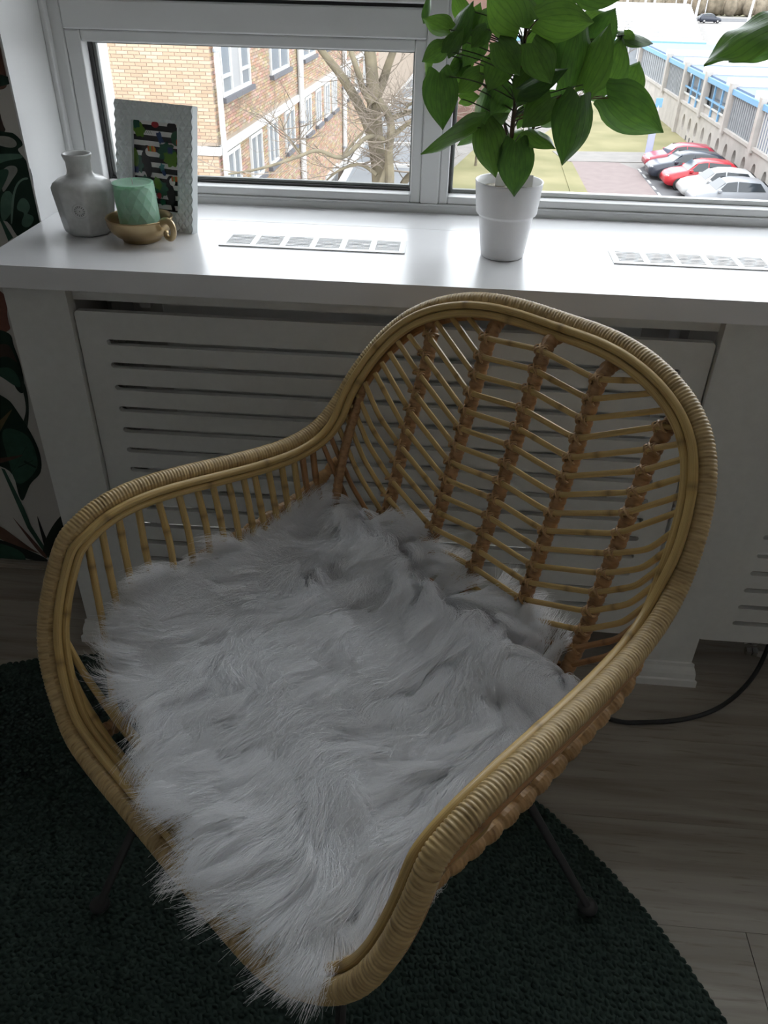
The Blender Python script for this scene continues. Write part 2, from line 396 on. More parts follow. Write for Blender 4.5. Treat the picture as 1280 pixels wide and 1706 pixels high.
# ================================================================== WINDOWSILL AND RADIATOR COVER
sill = tag(empty('windowsill', (0, .2, SILL-.0364)), 'deep white painted windowsill board above the radiator cover', 'windowsill')
_r = lambda a0, a1, b0, b1: [(a0, b0), (a1, b0), (a1, b1), (a0, b1)]
VENTS = (-.3801, .2909)
m = MB(); m.poly_plate(_r(-.7465, 1.99, 0, .3085), [_r(x-.004, x+5*.0516+.0455, .1577, .2189) for x in VENTS], lambda a, b, d: (a, b, d), SILL-.0364, SILL); m.build('board', 'sill_paint', sill, fix=True, smooth=False)
m = MB(); m.box(-.7465, 1.99, .3093, .4255, SILL-.0364, SILL, .0012); m.build('back_board', 'sill_paint', sill)
def grille(x0):
    gp = .0516; y0, y1 = .1607, .2159
    g = MB()
    holes = []
    def P(a, b, d): return (a, b, d)
    rect = lambda a0, a1, b0, b1: [(a0, b0), (a1, b0), (a1, b1), (a0, b1)]
    for i in range(6): holes.append(rect(x0+i*gp, x0+i*gp+.0415, y0, y1))
    g.poly_plate(rect(x0-.0105, x0+5*gp+.052, y0-.009, y1+.006), holes, P, SILL+.0003, SILL+.0019)
    go = g.build('vent_grille', 'grille_white', sill, fix=True)
    for i in range(6):
        sl = MB()
        for k in range(8):
            b = y0+.0020+k*(y1-y0)/8
            sl.box(x0+i*gp, x0+i*gp+.0415, b, b+.0033, SILL+.0009, SILL+.0016)
        sl.build('louvre_set', 'grille_white', go, smooth=False)
grille(-.3801); grille(.2909)

cover = tag(empty('radiator_cover', (-.1, .03, 0)), 'white slotted radiator cover under the windowsill', 'radiator cover')
ZT = SILL-.0366
def post(x0, x1):
    m = MB(); m.box(x0, x1, .02, .047, .053, ZT, .0005); po = m.build('post', 'cover_paint', cover)
    p = MB()   # moulded plinth
    prof = [(.02, .0535), (.015, .0535), (.014, .046), (.010, .038), (.0075, .030), (.0065, .018), (.002, .0165), (.001, .0), (.046, .0)]
    a, b = x0-.014, x1+.016
    V = [(a+(y-.001)*.8, y, z) for y, z in prof]+[(b-(y-.001)*.8, y, z) for y, z in prof]; n = len(prof)
    F = [(i, i+1, n+i+1, n+i) for i in range(n-1)]+[tuple(range(n))[::-1], tuple(range(n, 2*n)), (n-1, 0, n, 2*n-1)]
    p.add(V, F); p.build('plinth', 'cover_paint', po, smooth=False, fix=True)
post(-.7215, -.6157); post(.4414, .5596); post(1.60, 1.72)
def panel(x0, x1, z0, z1, sx0, sx1, zs):
    outer = [(x0, z0), (x1, z0), (x1, z1), (x0, z1)]; r0 = .006
    outer = []
    for cx, cz, a in ((x1-r0, z0+r0, -90), (x1-r0, z1-r0, 0), (x0+r0, z1-r0, 90), (x0+r0, z0+r0, 180)):
        for k in range(4): t = math.radians(a+k*30); outer.append((cx+r0*math.cos(t), cz+r0*math.sin(t)))
    holes = []
    for z in zs:
        r = .0054; h = []
        for k in range(7): t = math.radians(-90+k*30); h.append((sx1-r+r*math.cos(t), z+r*math.sin(t)))
        for k in range(7): t = math.radians(90+k*30); h.append((sx0+r+r*math.cos(t), z+r*math.sin(t)))
        holes.append(h)
    m = MB(); m.poly_plate(outer, holes, lambda a, b, d: (a, d, b), .030, .042)
    o = m.build('slotted_panel', 'cover_paint', cover, fix=True, smooth=False)
panel(-.6130, .4385, .110, .7425, -.566, .394, [.689-.0423*k for k in range(13)])
panel(.5625, 1.597, .110, .7425, .6165, 1.55, [.160+.0425*k for k in range(13)])
m = MB(); m.box(-.72, 1.72, .043, .06, ZT-.03, ZT-.0005); m.build('top_batten', 'cover_paint', cover)
for xx in (-.70, -.5, .5, 1.65):
    m = MB(); m.box(xx-.009, xx+.009, .06, .40, ZT-.045, ZT-.031); m.box(xx-.009, xx+.009, .40, .474, .0, ZT-.031); m.build('support_bracket', 'plaster_dark', cover)

# the radiator inside
rad = tag(empty('radiator', (-.1, .32, .12)), 'plain panel radiator standing hidden behind the slotted cover', 'radiator')
m = MB(); m.box(-.55, .38, .27, .285, .16, .68, .004); m.box(-.55, .38, .34, .355, .16, .68, .004); rb = m.build('panel', 'cover_paint', rad)
m = MB()
for k in range(18): m.box(-.53+k*.051, -.50+k*.051, .285, .34, .18, .66)
m.build('convector_fin', 'cover_paint', rad)
for xx in (-.4, .25):
    m = MB(); m.box(xx-.015, xx+.015, .285, .34, 0.0, .2); m.build('foot', 'cover_paint', rad)
# heating pipe and fittings under the right-hand panel
pipe = tag(empty('heating_pipe', (.9, .12, .0)), 'heating pipes with metal couplings on the floor under the slotted panel', 'pipe')
m = MB(); m.tube([(.70, .125, .030), (.80, .13, .030), (1.5, .13, .030)], .008, 10); m.build('pipe_run', 'pipe_paint', pipe)
m = MB(); m.tube([(.715, .115, .010), (.80, .085, .010), (1.5, .085, .010)], .008, 10); m.build('pipe_run', 'pipe_paint', pipe)
for (x, y, z) in ((.722, .126, .030), (.722, .1125, .011)):
    m = MB()
    for k, (dx, r) in enumerate(((-.016, .0095), (-.004, .0115), (.009, .0095))):
        m.tube([(x+dx, y, z), (x+dx+.010, y, z)], r, 6)
    m.build('coupling', 'chrome', pipe, smooth=False)
# ------------------------------------------------------------------ cable on the floor
cpts = [(-.42, .13), (-.25, .10), (-.08, .05), (.10, -.01), (.22, -.06)]+[tuple(at(u, v, 2, .0045)[:2]) for u, v in ((1010, 1197), (1060, 1204), (1130, 1200), (1200, 1178), (1245, 1140))]
P3 = [(x, y, .0052) for x, y in cpts]+[(.714, .055, .014), (.724, .068, .06), (.727, .072, .22)]
m = MB(); m.tube(spline(P3, 8), .0046, 8); o = m.build('power_cable', 'rubber')
tag(o, 'dark rubber cable lying on the floor beside the radiator cover', 'cable')

# ================================================================== RUG
RC, RR = np.array([-.503, -1.089]), 1.066
rug = tag(empty('rug', (RC[0], RC[1], 0)), 'round dark green braided jute rug under the rattan chair', 'rug')
m = MB(); m.lathe([(0, .0005), (RR-.004, .0005), (RR-.002, .006), (RR-.008, .008), (0, .008)], 96, (RC[0], RC[1], 0)); m.build('backing', 'rug_jute', rug, fix=True)
pitch = .0150
dome = []
for a in range(6):
    t = a*math.pi/3; dome.append((math.cos(t), math.sin(t), 0.0))
for a in range(6):
    t = a*math.pi/3; dome.append((.62*math.cos(t), .62*math.sin(t), .8))
dome.append((0, 0, 1.0)); dome = np.array(dome)
df = [(a, (a+1) % 6, 6+(a+1) % 6, 6+a) for a in range(6)]
dt = [(6+a, 6+(a+1) % 6, 12) for a in range(6)]
cs = []
r = RR-pitch*.55
while r > .02:
    n = max(6, int(2*math.pi*r/.0125)); ph = RNG.random()*6.28
    for side in (-1, 1):
        k = np.arange(n); t = ph+(k+(0 if side < 0 else .5))*2*math.pi/n
        cs.append(np.stack([np.full(n, r+side*pitch*.24), t, np.full(n, side)], 1))
    r -= pitch
cs = np.vstack(cs); N = len(cs)
rr = cs[:, 0]+RNG.normal(0, .0006, N); tt = cs[:, 1]; sd = cs[:, 2]
rot = tt+math.pi/2+sd*(.55+RNG.normal(0, .12, N))
sx, sy, sz = .0075*(1+RNG.normal(0, .1, N)), .0042*(1+RNG.normal(0, .1, N)), .0052*(1+RNG.normal(0, .15, N))
X = dome[None, :, 0]*sx[:, None]; Y = dome[None, :, 1]*sy[:, None]; Z = dome[None, :, 2]*sz[:, None]+.0065
V = np.stack([rr[:, None]*np.cos(tt)[:, None]+X*np.cos(rot)[:, None]-Y*np.sin(rot)[:, None], rr[:, None]*np.sin(tt)[:, None]+X*np.sin(rot)[:, None]+Y*np.cos(rot)[:, None], Z], -1).reshape(-1, 3)
me = bpy.data.meshes.new('braid'); nv = 13
q = (np.array(df)[None]+np.arange(N)[:, None, None]*nv).reshape(-1, 4); t3 = (np.array(dt)[None]+np.arange(N)[:, None, None]*nv).reshape(-1, 3)
me.vertices.add(len(V)); me.vertices.foreach_set('co', V.ravel())
loops = np.concatenate([q.ravel(), t3.ravel()]); me.loops.add(len(loops)); me.loops.foreach_set('vertex_index', loops)
ls = np.concatenate([np.arange(len(q))*4, len(q)*4+np.arange(len(t3))*3]); me.polygons.add(len(ls)); me.polygons.foreach_set('loop_start', ls)
me.polygons.foreach_set('use_smooth', np.ones(len(ls), bool)); me.update(calc_edges=True); me.validate()
me.materials.append(MATS['rug_jute']); o = bpy.data.objects.new('braid', me); COL.objects.link(o); o.parent = rug; o['kind'] = 'stuff'

# ================================================================== RATTAN CHAIR
HD = -2.27416; CH_O = np.array([-.09732, -.54683])
_F = np.array([math.cos(HD), math.sin(HD)]); _R = np.array([math.sin(HD), -math.cos(HD)])
def cw(L):
    """chair-local (right, forward, up) -> world"""
    L = np.asarray(L, float)
    return np.concatenate([L[..., :1]*_R+L[..., 1:2]*_F+CH_O, L[..., 2:3]], -1)
chair = tag(empty('rattan_armchair', (CH_O[0], CH_O[1], .012)), 'rattan bucket armchair with wrapped rim and thin black metal legs', 'armchair')
half = np.array([[0, .254, .474], [.149, .253, .472], [.216, .245, .489], [.276, .222, .554], [.291, .178, .644], [.289, .148, .678], [.291, .043, .691], [.278, -.173, .669], [.264, -.273, .739], [.216, -.334, .828], [.11, -.366, .874], [0, -.380, .8755]])
guide = np.array([[0, .1, .46], [.13, .12, .45], [.17, .16, .46], [.235, .17, .46], [.262, .165, .5], [.262, .145, .5], [.262, .04, .5], [.24, -.12, .5], [.17, -.21, .60], [.13, -.26, .68], [.06, -.3, .72], [0, -.31, .70]])
mir = np.array([-1, 1, 1])
def closed_half(h): return np.vstack([h, (h[1:-1]*mir)[::-1]])
MM = 40
rimL = spline(closed_half(half), MM, True); gdL = spline(closed_half(guide), MM, True)
T = np.roll(rimL, -1, 0)-np.roll(rimL, 1, 0); T /= np.linalg.norm(T, axis=1)[:, None]
S = gdL-rimL; S -= (S*T).sum(1)[:, None]*T; S /= np.linalg.norm(S, axis=1)[:, None]
I = np.cross(T, S); cen = np.array([0, 0, .75])-rimL; I *= np.sign((I*cen).sum(1))[:, None]
half_n = MM*(len(half)-1)
def nodes_tones(n, step, every=(.10, .2), seed=0):
    """growth nodes: darker ring + swelling"""
    rg = random.Random(seed); tone = [(1, 1, 1)]*n; bump = np.ones(n); d = rg.uniform(.02, .1)
    while d < n*step:
        i = int(d/step)
        for k, (g, b) in enumerate(((.92, 1.05), (.55, 1.09), (.9, 1.05))):
            if 0 <= i+k-1 < n: tone[i+k-1] = (g, g*.96, g*.9); bump[i+k-1] = b
        d += rg.uniform(*every)
    return tone, bump
def cane_tube(pts, r, mat, name, parent, seg=8, closed=False, every=(.10, .22), seed=0, step=.006):
    P = resample(pts, step, closed); tn, bp = nodes_tones(len(P), step, every, seed)
    m = MB(); m.tube(P, r*bp, seg, closed, tones=tn); return m.build(name, mat, parent)
def wrap_tube(pts, r, pitch, mat, name, parent, seg=14, closed=False, depth=.07, seed=1):
    """pole wound with flat cane strip: every turn is a raised band with a groove beside it"""
    P = resample(pts, pitch/4, closed); n = len(P)-(len(P) % 4 if closed else 0)
    P = P[:n]; rg = random.Random(seed); rad = np.empty(n); tn = []
    tv = 1.0; h = 1.0; gold = 1
    for i in range(n):
        k = i % 4
        if k == 0: tv = rg.uniform(.84, 1.08); h = 1+rg.uniform(-.012, .02)
        rad[i] = r*h*((1-depth) if k == 0 else (1.0 if k in (1, 3) else 1.015))
        g = tv; tn.append((g, g*.985, g*.96))
    m = MB(); m.tube(P, rad, seg, closed, tones=tn); return m.build(name, mat, parent)
wrap_tube(cw(rimL), .0114, .0042, 'rim_wrap', 'wrapped_rim', chair, 16, True, .075)
inner = rimL+S*.0075+I*.0145; inner2 = rimL+S*.0175+I*.0125; outer3 = rimL+S*.0185-I*.0065
def smooth_loop(A, k=9):
    out = A.copy()
    for _ in range(3): out = (np.roll(out, 1, 0)+out*2+np.roll(out, -1, 0))/4
    return out
for nm, A, sd, mt in (('rim_cane', inner, 3, 'cane'), ('rim_cane', inner2, 5, 'cane'), ('rim_cane', outer3, 8, 'cane_brown')):
    cane_tube(cw(smooth_loop(A)), .0052, mt, nm, chair, 10, True, (.14, .3), sd)
endc = smooth_loop(rimL+S*.020+I*.004)
right_half = endc[:half_n+1]; rh_px = proj(cw(right_half))
def rim_px(u, v):
    lo = 0
    i = np.argmin((rh_px[:, 0]-u)**2+(rh_px[:, 1]-v)**2); return right_half[i]
FC = .48
rods = []   # (points right->left)
tops_back = [(.128, .124, .849), (.15, .132, .845), (.171, .138, .834), (.186, .142, .821), (.203, .158, .812), (.214, .168, .802), (.222, .176, .786), (.23, .183, .77), (.235, .191, .755)]
px_rest = [(611.6, 639), (599.7, 658), (587.7, 676.5), (578.4, 693.8), (566.5, 711), (552, 727), (537, 741.6)]
D = lambda i: np.array([0, .142+.0078*(i-1)-FC, .851-.0236*(i-1)])
CE = lambda i: np.array([.0825, .146+.0074*(i-1)-FC, .842-.0234*(i-1)])
BF = lambda i: np.array([.173, .152+.0082*(i-4)-FC, .819-.0252*(i-4)])
def round_poly(P, it):
    Q = resample(P, .005); A, B = Q[0].copy(), Q[-1].copy()
    for _ in range(it):
        Q[1:-1] = (Q[:-2]+2*Q[1:-1]+Q[2:])/4
    Q[0], Q[-1] = A, B
    return Q
def full(h): h = np.array(h); return np.vstack([h, (h[:-1]*mir)[::-1]])
tie_spots = []
for i in range(1, 17):
    top = np.array(tops_back[i-1])-np.array([0, FC, 0]) if i <= 9 else rim_px(*px_rest[i-10])
    h = [top]
    if i >= 4: h.append(BF(i)); tie_spots.append((BF(i), i))
    if i >= 10: h.insert(1, (top*.45+BF(i)*.55)+np.array([.012, -.002, -.004]))
    h.append(CE(i)); tie_spots.append((CE(i), i))
    h.append(D(i)); tie_spots.append((D(i), i))
    rods.append(full(h))
sp_px = [(525.6, 755), (508, 763), (490, 772), (471, 779), (447, 785), (427, 792), (405, 798), (379, 805), (353, 811.5), (326.5, 818), (296, 827), (263, 835.6), (232.5, 844), (197, 857.5), (167, 875), (142.8, 899)]
nsp = len(sp_px)
for k, px in enumerate(sp_px):
    top = rim_px(*px); fy = -.205+.0272*k
    t = k/(nsp-1)
    zc = .488-.010*math.sin(t*math.pi)-.004*t
    zs = min(top[2]-.02, .520)
    ys = top[1]*.6+fy*.4 if k > 3 else top[1]*.5+fy*.5
    h = [top, [.262 if k < 12 else top[0]-.006, top[1]*.8+ys*.2, .6*top[2]+.4*zs], [.238, ys, zs-.002], [.173, fy, zc+.006], [.0825, fy, zc], [0, fy, zc]]
    rods.append(full(h))
# shorter rods at the front lip
for k, (yy, ztop) in enumerate(((.205, .545), (.226, .512))):
    i = np.argmin(np.abs(right_half[:140, 2]-ztop)); top = right_half[i]
    rods.append(full([top, [top[0]-.03, (yy+top[1])/2, .5*top[2]+.5*.482], [.15, yy, .479], [0, yy, .477]]))
for i, R_ in enumerate(rods):
    P = round_poly(R_, 6 if i < 16 else 14); brown = (i in (14, 15, 16, 17))
    cane_tube(cw(P), .0037 if i < 16 else .0047, 'cane_brown' if brown else 'cane', 'rod' if i < 16 else 'spindle', chair, 8, False, (.06, .2), 20+i, .005)
# ribs: wound poles running up the back, behind the rods
back_n = np.array([0, -.95, -.31])      # behind the back plane
def rib(fn_pts, r, sd, x=0):
    wrap_tube(cw(spline(fn_pts, 14)), r, .0085, 'rib_wrap', 'wrapped_rib', chair, 12, False, .10, sd)
def off(p, d=.0115): p = np.array(p, float); return p+np.array([0, -.95, -.31])*d
for sx in (1, 0, -1):
    pts = []
    f = D if sx == 0 else CE
    top = np.array([.11*sx*.8, -.372, .856]) if sx else np.array([0, -.375, .858])
    pts.append(off(top, .002)); pts += [off(f(i)*([sx, 1, 1] if sx else 1)) for i in (1, 4, 8, 12, 14)]
    xx = .0825*sx
    pts += [np.array([xx, -.228, .495]), np.array([xx, -.17, .474]), np.array([xx, 0, .464]), np.array([xx, .15, .464]), np.array([xx, .238, .472])]
    rib(pts, .0095, 40+sx)
for sx in (1, -1):
    top = np.array([.184*sx, -.345, .832])
    pts = [off(top, .001)]+[off(BF(i)*np.array([sx, 1, 1])) for i in (5, 8, 11, 14)]
    pts += [np.array([.176*sx, -.215, .505]), np.array([.175*sx, -.15, .480]), np.array([.174*sx, 0, .470]), np.array([.172*sx, .14, .470]), np.array([.168*sx, .236, .475])]
    rib(pts, .0095, 50+sx)
    if sx < 0: continue
    a = rim_px(611, 640)*np.array([sx, 1, 1])
    pts = [a+np.array([.004*sx, -.006, 0]), np.array([.238*sx, -.238, .665]), np.array([.226*sx, -.207, .60]), np.array([.214*sx, -.178, .545]), np.array([.210*sx, -.11, .495]), np.array([.208*sx, .02, .485]), np.array([.205*sx, .17, .485])]
    rib(pts, .0068, 60+sx)
# outer side rails: bound cane running along the foot of the spindles
for sx in (1, -1):
    P = resample(spline([np.array([x*sx, y, z]) for x, y, z in ((.252, -.235, .628), (.266, -.19, .590), (.268, -.13, .576), (.268, -.06, .568), (.268, .01, .563), (.268, .07, .568), (.268, .125, .58), (.272, .175, .60))[:8 if sx < 0 else 5]], 10), .0017)
    rg_ = random.Random(70+sx); tn = []; rd = []; g = 1.0
    for i in range(len(P)):
        ph = (i*.0017/.0262) % 1.0; b_ = abs(math.sin(math.pi*ph)); q_ = (i % 3 == 0); rd.append(.0062+.0034*b_**.6-(.0007 if q_ else 0)); g = g if i % 3 else rg_.uniform(.82, 1.05); tn.append((g, g*.98, g*.95))
    m = MB(); m.tube(cw(P), np.array(rd), 12, tones=tn); m.build('side_rail', 'tie_wrap', chair)
# ties: crossed cane strips binding rod to rib
def tie_mesh():
    m = MB(); th = np.linspace(0, 2*math.pi, 14, endpoint=False)
    for sg in (1, -1):
        ring = [(sg*.0062*math.sin(t+.6)*1.0, .0062+(-.0112)*math.cos(t), .0062*math.sin(t)) for t in th]
        m.tube(ring, .0016, 5, True, tones=[(1, 1, 1)]*14)
    ring = [(.001*math.sin(2*t), .0046*math.cos(t), .0046*math.sin(t)) for t in th]
    for dx in (-.0055, .0055): m.tube([(p[0]+dx, p[1], p[2]) for p in ring], .0013, 5, True, tones=[(1, 1, 1)]*14)
    me = m.build('tie', 'tie_wrap', chair, local=True); return me
# tie local axes: x along rod, y backwards (to the rib), z up the rib
tie0 = tie_mesh(); first = True
co = world_loc(chair)
for p, i in tie_spots:
    for sx in ((1, -1) if p[0] > .01 else (1,)):
        q = p*np.array([sx, 1, 1])
        o = tie0 if first else tie0.copy()
        if not first: COL.objects.link(o)
        first = False
        ax = np.array([1, 0, 0.0]) if p[0] < .01 else np.array([1, 0, sx*(.15 if p[0] < .1 else .42)])
        xw = cw(ax)-cw(np.zeros(3)); xw /= np.linalg.norm(xw)
        yw = cw(np.array([0, -.95, -.31]))-cw(np.zeros(3)); yw -= (yw @ xw)*xw; yw /= np.linalg.norm(yw); zw = np.cross(xw, yw)
        w_ = cw(q)
        o.location = Vector(w_)-co; o.rotation_euler = Matrix(((xw[0], yw[0], zw[0]), (xw[1], yw[1], zw[1]), (xw[2], yw[2], zw[2]))).to_euler()
# black metal legs
legs = [(1, .263, .15, .12), (-1, .263, .15, .12), (1, -.28, .15, -.12), (-1, -.28, .15, -.12)]
for sx, fy, tx, ty in legs:
    m = MB(); foot = np.array([.267*sx, fy, .020]); topp = np.array([tx*sx, ty, .452])
    m.tube(cw(np.array([foot, topp])), .0062, 10); lo = m.build('leg', 'black_metal', chair)
    m = MB(); c = cw(foot); m.lathe([(0, -.006), (.0125, -.006), (.0155, -.001), (.0155, .002), (.0125, .006), (.008, .0085), (0, .0085)], 20, (c[0], c[1], c[2])); m.build('foot_cap', 'black_metal', lo)
m = MB(); fr = [np.array([.15, .12, .452]), np.array([.15, -.12, .452]), np.array([-.15, -.12, .452]), np.array([-.15, .12, .452])]
m.tube(cw(spline([fr[0], fr[1], fr[2], fr[3]], 1, True)), .006, 8, True); m.build('leg_frame', 'black_metal', chair)

# ================================================================== SHEEPSKIN-LIKE THROW
throw = tag(empty('fur_throw', (CH_O[0], CH_O[1], .5)), 'shaggy white faux fur seat pad lying in the rattan armchair', 'fur throw')
m, nt, p = base('fur_hair', (.93, .93, .94), .5, 0, .3)
hi = nd(nt, 'ShaderNodeHairInfo'); cr = nd(nt, 'ShaderNodeValToRGB'); cr.color_ramp.elements[0].color = rgb((.92, .925, .935)); cr.color_ramp.elements[1].color = rgb((.985, .985, .99))
nt.links.new(hi.outputs['Random'], cr.inputs[0]); nt.links.new(cr.outputs[0], p.inputs['Base Color'])
tl = nd(nt, 'ShaderNodeBsdfTranslucent'); nt.links.new(cr.outputs[0], tl.inputs[0]); mxs = nd(nt, 'ShaderNodeMixShader'); mxs.inputs[0].default_value = .45
nt.links.new(p.outputs[0], mxs.inputs[1]); nt.links.new(tl.outputs[0], mxs.inputs[2]); nt.links.new(mxs.outputs[0], nt.nodes['Material Output'].inputs[0])
base('fur_base', (.95, .95, .95), .9, 0, .1)
def seat_z(X, Y):
    A = .72*np.clip(X-.165, 0, 1)*np.clip((.24-Y)/.12, 0, 1)+.32*np.clip(-X-.17, 0, 1)*np.clip((.20-Y)/.1, 0, 1)
    B = .55*np.clip(-.13-Y, 0, 1)*np.clip(.6+2*X, .1, 1)
    z = .512+np.maximum(A, B)
    return z+.005*np.sin(X*23+1)*np.sin(Y*19+2)
gx, gy = np.meshgrid(np.linspace(-1, 1, 41), np.linspace(-1, 1, 41), indexing='ij')
def pad_xy(a, b):
    X = a*(.226+.008*np.sin(b*3)); yf = .190-.225*X; yb = -.222+.25*np.clip(-X-.1, 0, 1)
    Y = yb+(b+1)/2*(yf-yb)+.010*np.cos(a*2.5)
    c = 1-.06*(np.abs(a)**6)*(np.abs(b)**6)
    X = X+.010*np.sin(b*9+1)*np.abs(a)**5; Y = Y+.010*np.sin(a*10+.5)*np.abs(b)**5
    return X*c, Y*c
PX, PY = pad_xy(gx, gy); PZ = seat_z(PX, PY)
n = 41; m = MB()
V = [tuple(cw(np.array([PX[i, j], PY[i, j], PZ[i, j]]))) for i in range(n) for j in range(n)]+[tuple(cw(np.array([PX[i, j], PY[i, j], PZ[i, j]-.012]))) for i in range(n) for j in range(n)]
F = []
for i in range(n-1):
    for j in range(n-1):
        a = i*n+j; F.append((a, a+n, a+n+1, a+1)); F.append((a+n*n, a+1+n*n, a+n+1+n*n, a+n+n*n))
for i in range(n-1):
    for a, b in ((i*n, (i+1)*n), (i*n+n-1, (i+1)*n+n-1), (i, i+1), ((n-1)*n+i, (n-1)*n+i+1)): F.append((a, b, b+n*n, a+n*n))
m.add(V, F, True); m.build('backing', 'fur_base', throw, fix=True)
NH, NP = 120000, 8
a = RNG.uniform(-1, 1, NH); b = RNG.uniform(-1, 1, NH)
ne = 14000; e = RNG.integers(0, 4, ne); q_ = 1-np.abs(RNG.normal(0, .04, ne))
a[:ne] = np.where(e == 0, q_, np.where(e == 1, -q_, a[:ne])); b[:ne] = np.where(e == 2, q_, np.where(e == 3, -q_, b[:ne]))
def vnoise(X, Y, s, seed):
    rg = np.random.default_rng(seed); G = rg.normal(0, 1, (64, 64)); u = X*s+20.3; v = Y*s+20.7
    i = np.floor(u).astype(int) % 63; j = np.floor(v).astype(int) % 63; fu = u-np.floor(u); fv = v-np.floor(v)
    fu = fu*fu*(3-2*fu); fv = fv*fv*(3-2*fv)
    return G[i, j]*(1-fu)*(1-fv)+G[i+1, j]*fu*(1-fv)+G[i, j+1]*(1-fu)*fv+G[i+1, j+1]*fu*fv
def comb(a, b, X, Y):
    """flow of the pile: towards the front and over every edge, swirled by noise"""
    n1 = .75*vnoise(X, Y, 11, 1)+.35*vnoise(X, Y, 27, 2)
    fx, fy = np.sin(-n1)*.9+.25*a, np.cos(n1)*.9
    ex = np.clip((b+.75)/.3, 0, 1)*np.sign(a)*np.clip((np.abs(a)-.78)/.22, 0, 1)**1.3*1.8; ey = np.where(b > 0, 1, -np.clip((.85-np.abs(a))/.2, 0, 1))*np.clip((np.abs(b)-np.where(b > 0, .7, .93))/np.where(b > 0, .3, .07), 0, 1)**1.3*2.6
    return np.arctan2(fy+ey, fx+ex)
X, Y = pad_xy(a, b); Z = seat_z(X, Y)+.0005
nc = 3200; ca, cb = RNG.uniform(-1.01, 1.01, nc), RNG.uniform(-1.01, 1.01, nc); CX, CY = pad_xy(ca, cb)
own = np.empty(NH, int)
for s0 in range(0, NH, 4000):
    sl = slice(s0, s0+4000); own[sl] = ((X[sl, None]-CX)**2+(Y[sl, None]-CY)**2).argmin(1)
cang = comb(ca, cb, CX, CY)+RNG.normal(0, .20, nc)
clen = RNG.uniform(.72, 1.24, nc); clift = .28*vnoise(CX, CY, 18, 9)*.5+RNG.normal(0, .10, nc)
ang = cang[own]+RNG.normal(0, .17, NH)
Lh = .074*clen[own]*RNG.uniform(.6, 1.15, NH)
lift = np.clip(.45+.30*np.clip(-b-.2, 0, 1)+clift[own]+RNG.normal(0, .12, NH), .12, 1.2)
bend = RNG.normal(0, .30, NH)+1.0*vnoise(CX, CY, 16, 5)[own]+.5*vnoise(CX, CY, 40, 6)[own]
t = np.linspace(0, 1, NP)
pos = np.zeros((NH, NP, 3)); pos[:, 0, 0] = X; pos[:, 0, 1] = Y; pos[:, 0, 2] = Z
rimz = .500; limr = .030*RNG.random(NH)
for k in range(1, NP):
    tk = t[k]; seg = Lh/(NP-1)
    an = ang+bend*(tk-.3)
    el = (lift+.5)*(1-tk)**1.3-.30*tk+.10
    px_ = pos[:, k-1]
    nx = px_[:, 0]+seg*np.cos(el)*np.cos(an); ny = px_[:, 1]+seg*np.cos(el)*np.sin(an); nz = px_[:, 2]+seg*np.sin(el)
    floorz = seat_z(np.clip(nx, -.226, .226), np.clip(ny, -.225, .252))+.004+.012*RNG.random(NH)*(tk > .3)
    nz = np.where(ny < .245, np.maximum(nz, floorz), np.where(ny < .27, np.maximum(nz, rimz), nz))
    lim = np.where(nx > 0, np.interp(ny, [-.3, .15, .22, .25, .27], [.240, .240, .228, .21, .35]), np.interp(ny, [-.3, .10, .20, .25, .27], [.238, .240, .252, .24, .35]))+limr
    over = np.abs(nx) > lim; nx = np.where(over, np.sign(nx)*lim, nx); nz = np.where(over, nz+seg*.35, nz)
    pos[:, k, 0], pos[:, k, 1], pos[:, k, 2] = nx, ny, nz
mean = np.zeros((nc, NP, 3)); cnt = np.bincount(own, minlength=nc).clip(1)
for k in range(NP):
    for d in range(3): mean[:, k, d] = np.bincount(own, pos[:, k, d], nc)/cnt
wgt = (.60*t**1.2)[None, :, None]*RNG.uniform(.3, 1, (NH, 1, 1)); pos = pos*(1-wgt)+mean[own]*wgt
W = cw(pos)-np.array(world_loc(throw))
hc = bpy.data.hair_curves.new('fur'); hc.add_curves([NP]*NH); hc.attributes['position'].data.foreach_set('vector', W.astype(np.float32).ravel())
ra = hc.attributes.get('radius') or hc.attributes.new('radius', 'FLOAT', 'POINT')
ra.data.foreach_set('value', np.tile(.00030*(1-.75*t), NH).astype(np.float32))
hc.materials.append(MATS['fur_hair']); o = bpy.data.objects.new('fur', hc); COL.objects.link(o); o.parent = throw; o['kind'] = 'stuff'

# ================================================================== THINGS ON THE SILL
# ---- stoneware bottle vase, eight-sided
noisy('stoneware', (.56, .57, .56), (.66, .67, .66), 90, .28, bump=.04)
base('stamp_ink', (.03, .03, .03), .5); base('stamp_relief', (.60, .61, .60), .3)
VC = np.array([-.6345, .1995]); vase = tag(empty('bottle_vase', (VC[0], VC[1], SILL)), 'grey stoneware bottle vase with eight flat sides and a round black stamp', 'vase')
m = MB(); V = []; F = []
prof = [(0, .0005, 8), (.036, .0005, 8), (.0405, .004, 8), (.0420, .008, 8), (.0505, .072, 8), (.0505, .077, 7), (.047, .084, 5), (.039, .090, 3), (.0275, .0935, 1.2), (.0225, .097, 0), (.0205, .103, 0), (.0205, .117, 0), (.0235, .1245, 0), (.0245, .1285, 0), (.0235, .1305, 0), (.0205, .1295, 0), (.0180, .123, 0), (.0170, .100, 0), (.02, .09, 0), (0, .088, 0)]
seg = 64
for r, z, oc in prof:
    for j in range(seg):
        th = 2*math.pi*j/seg+math.radians(10); k = math.pi/4; a = ((th+k/2) % k)-k/2
        po_ = math.cos(k/2)/math.cos(a)*1.04; w_ = oc/8; rr_ = r*((1-w_)+w_*po_)
        V.append((VC[0]+rr_*math.cos(th), VC[1]+rr_*math.sin(th), SILL+z))
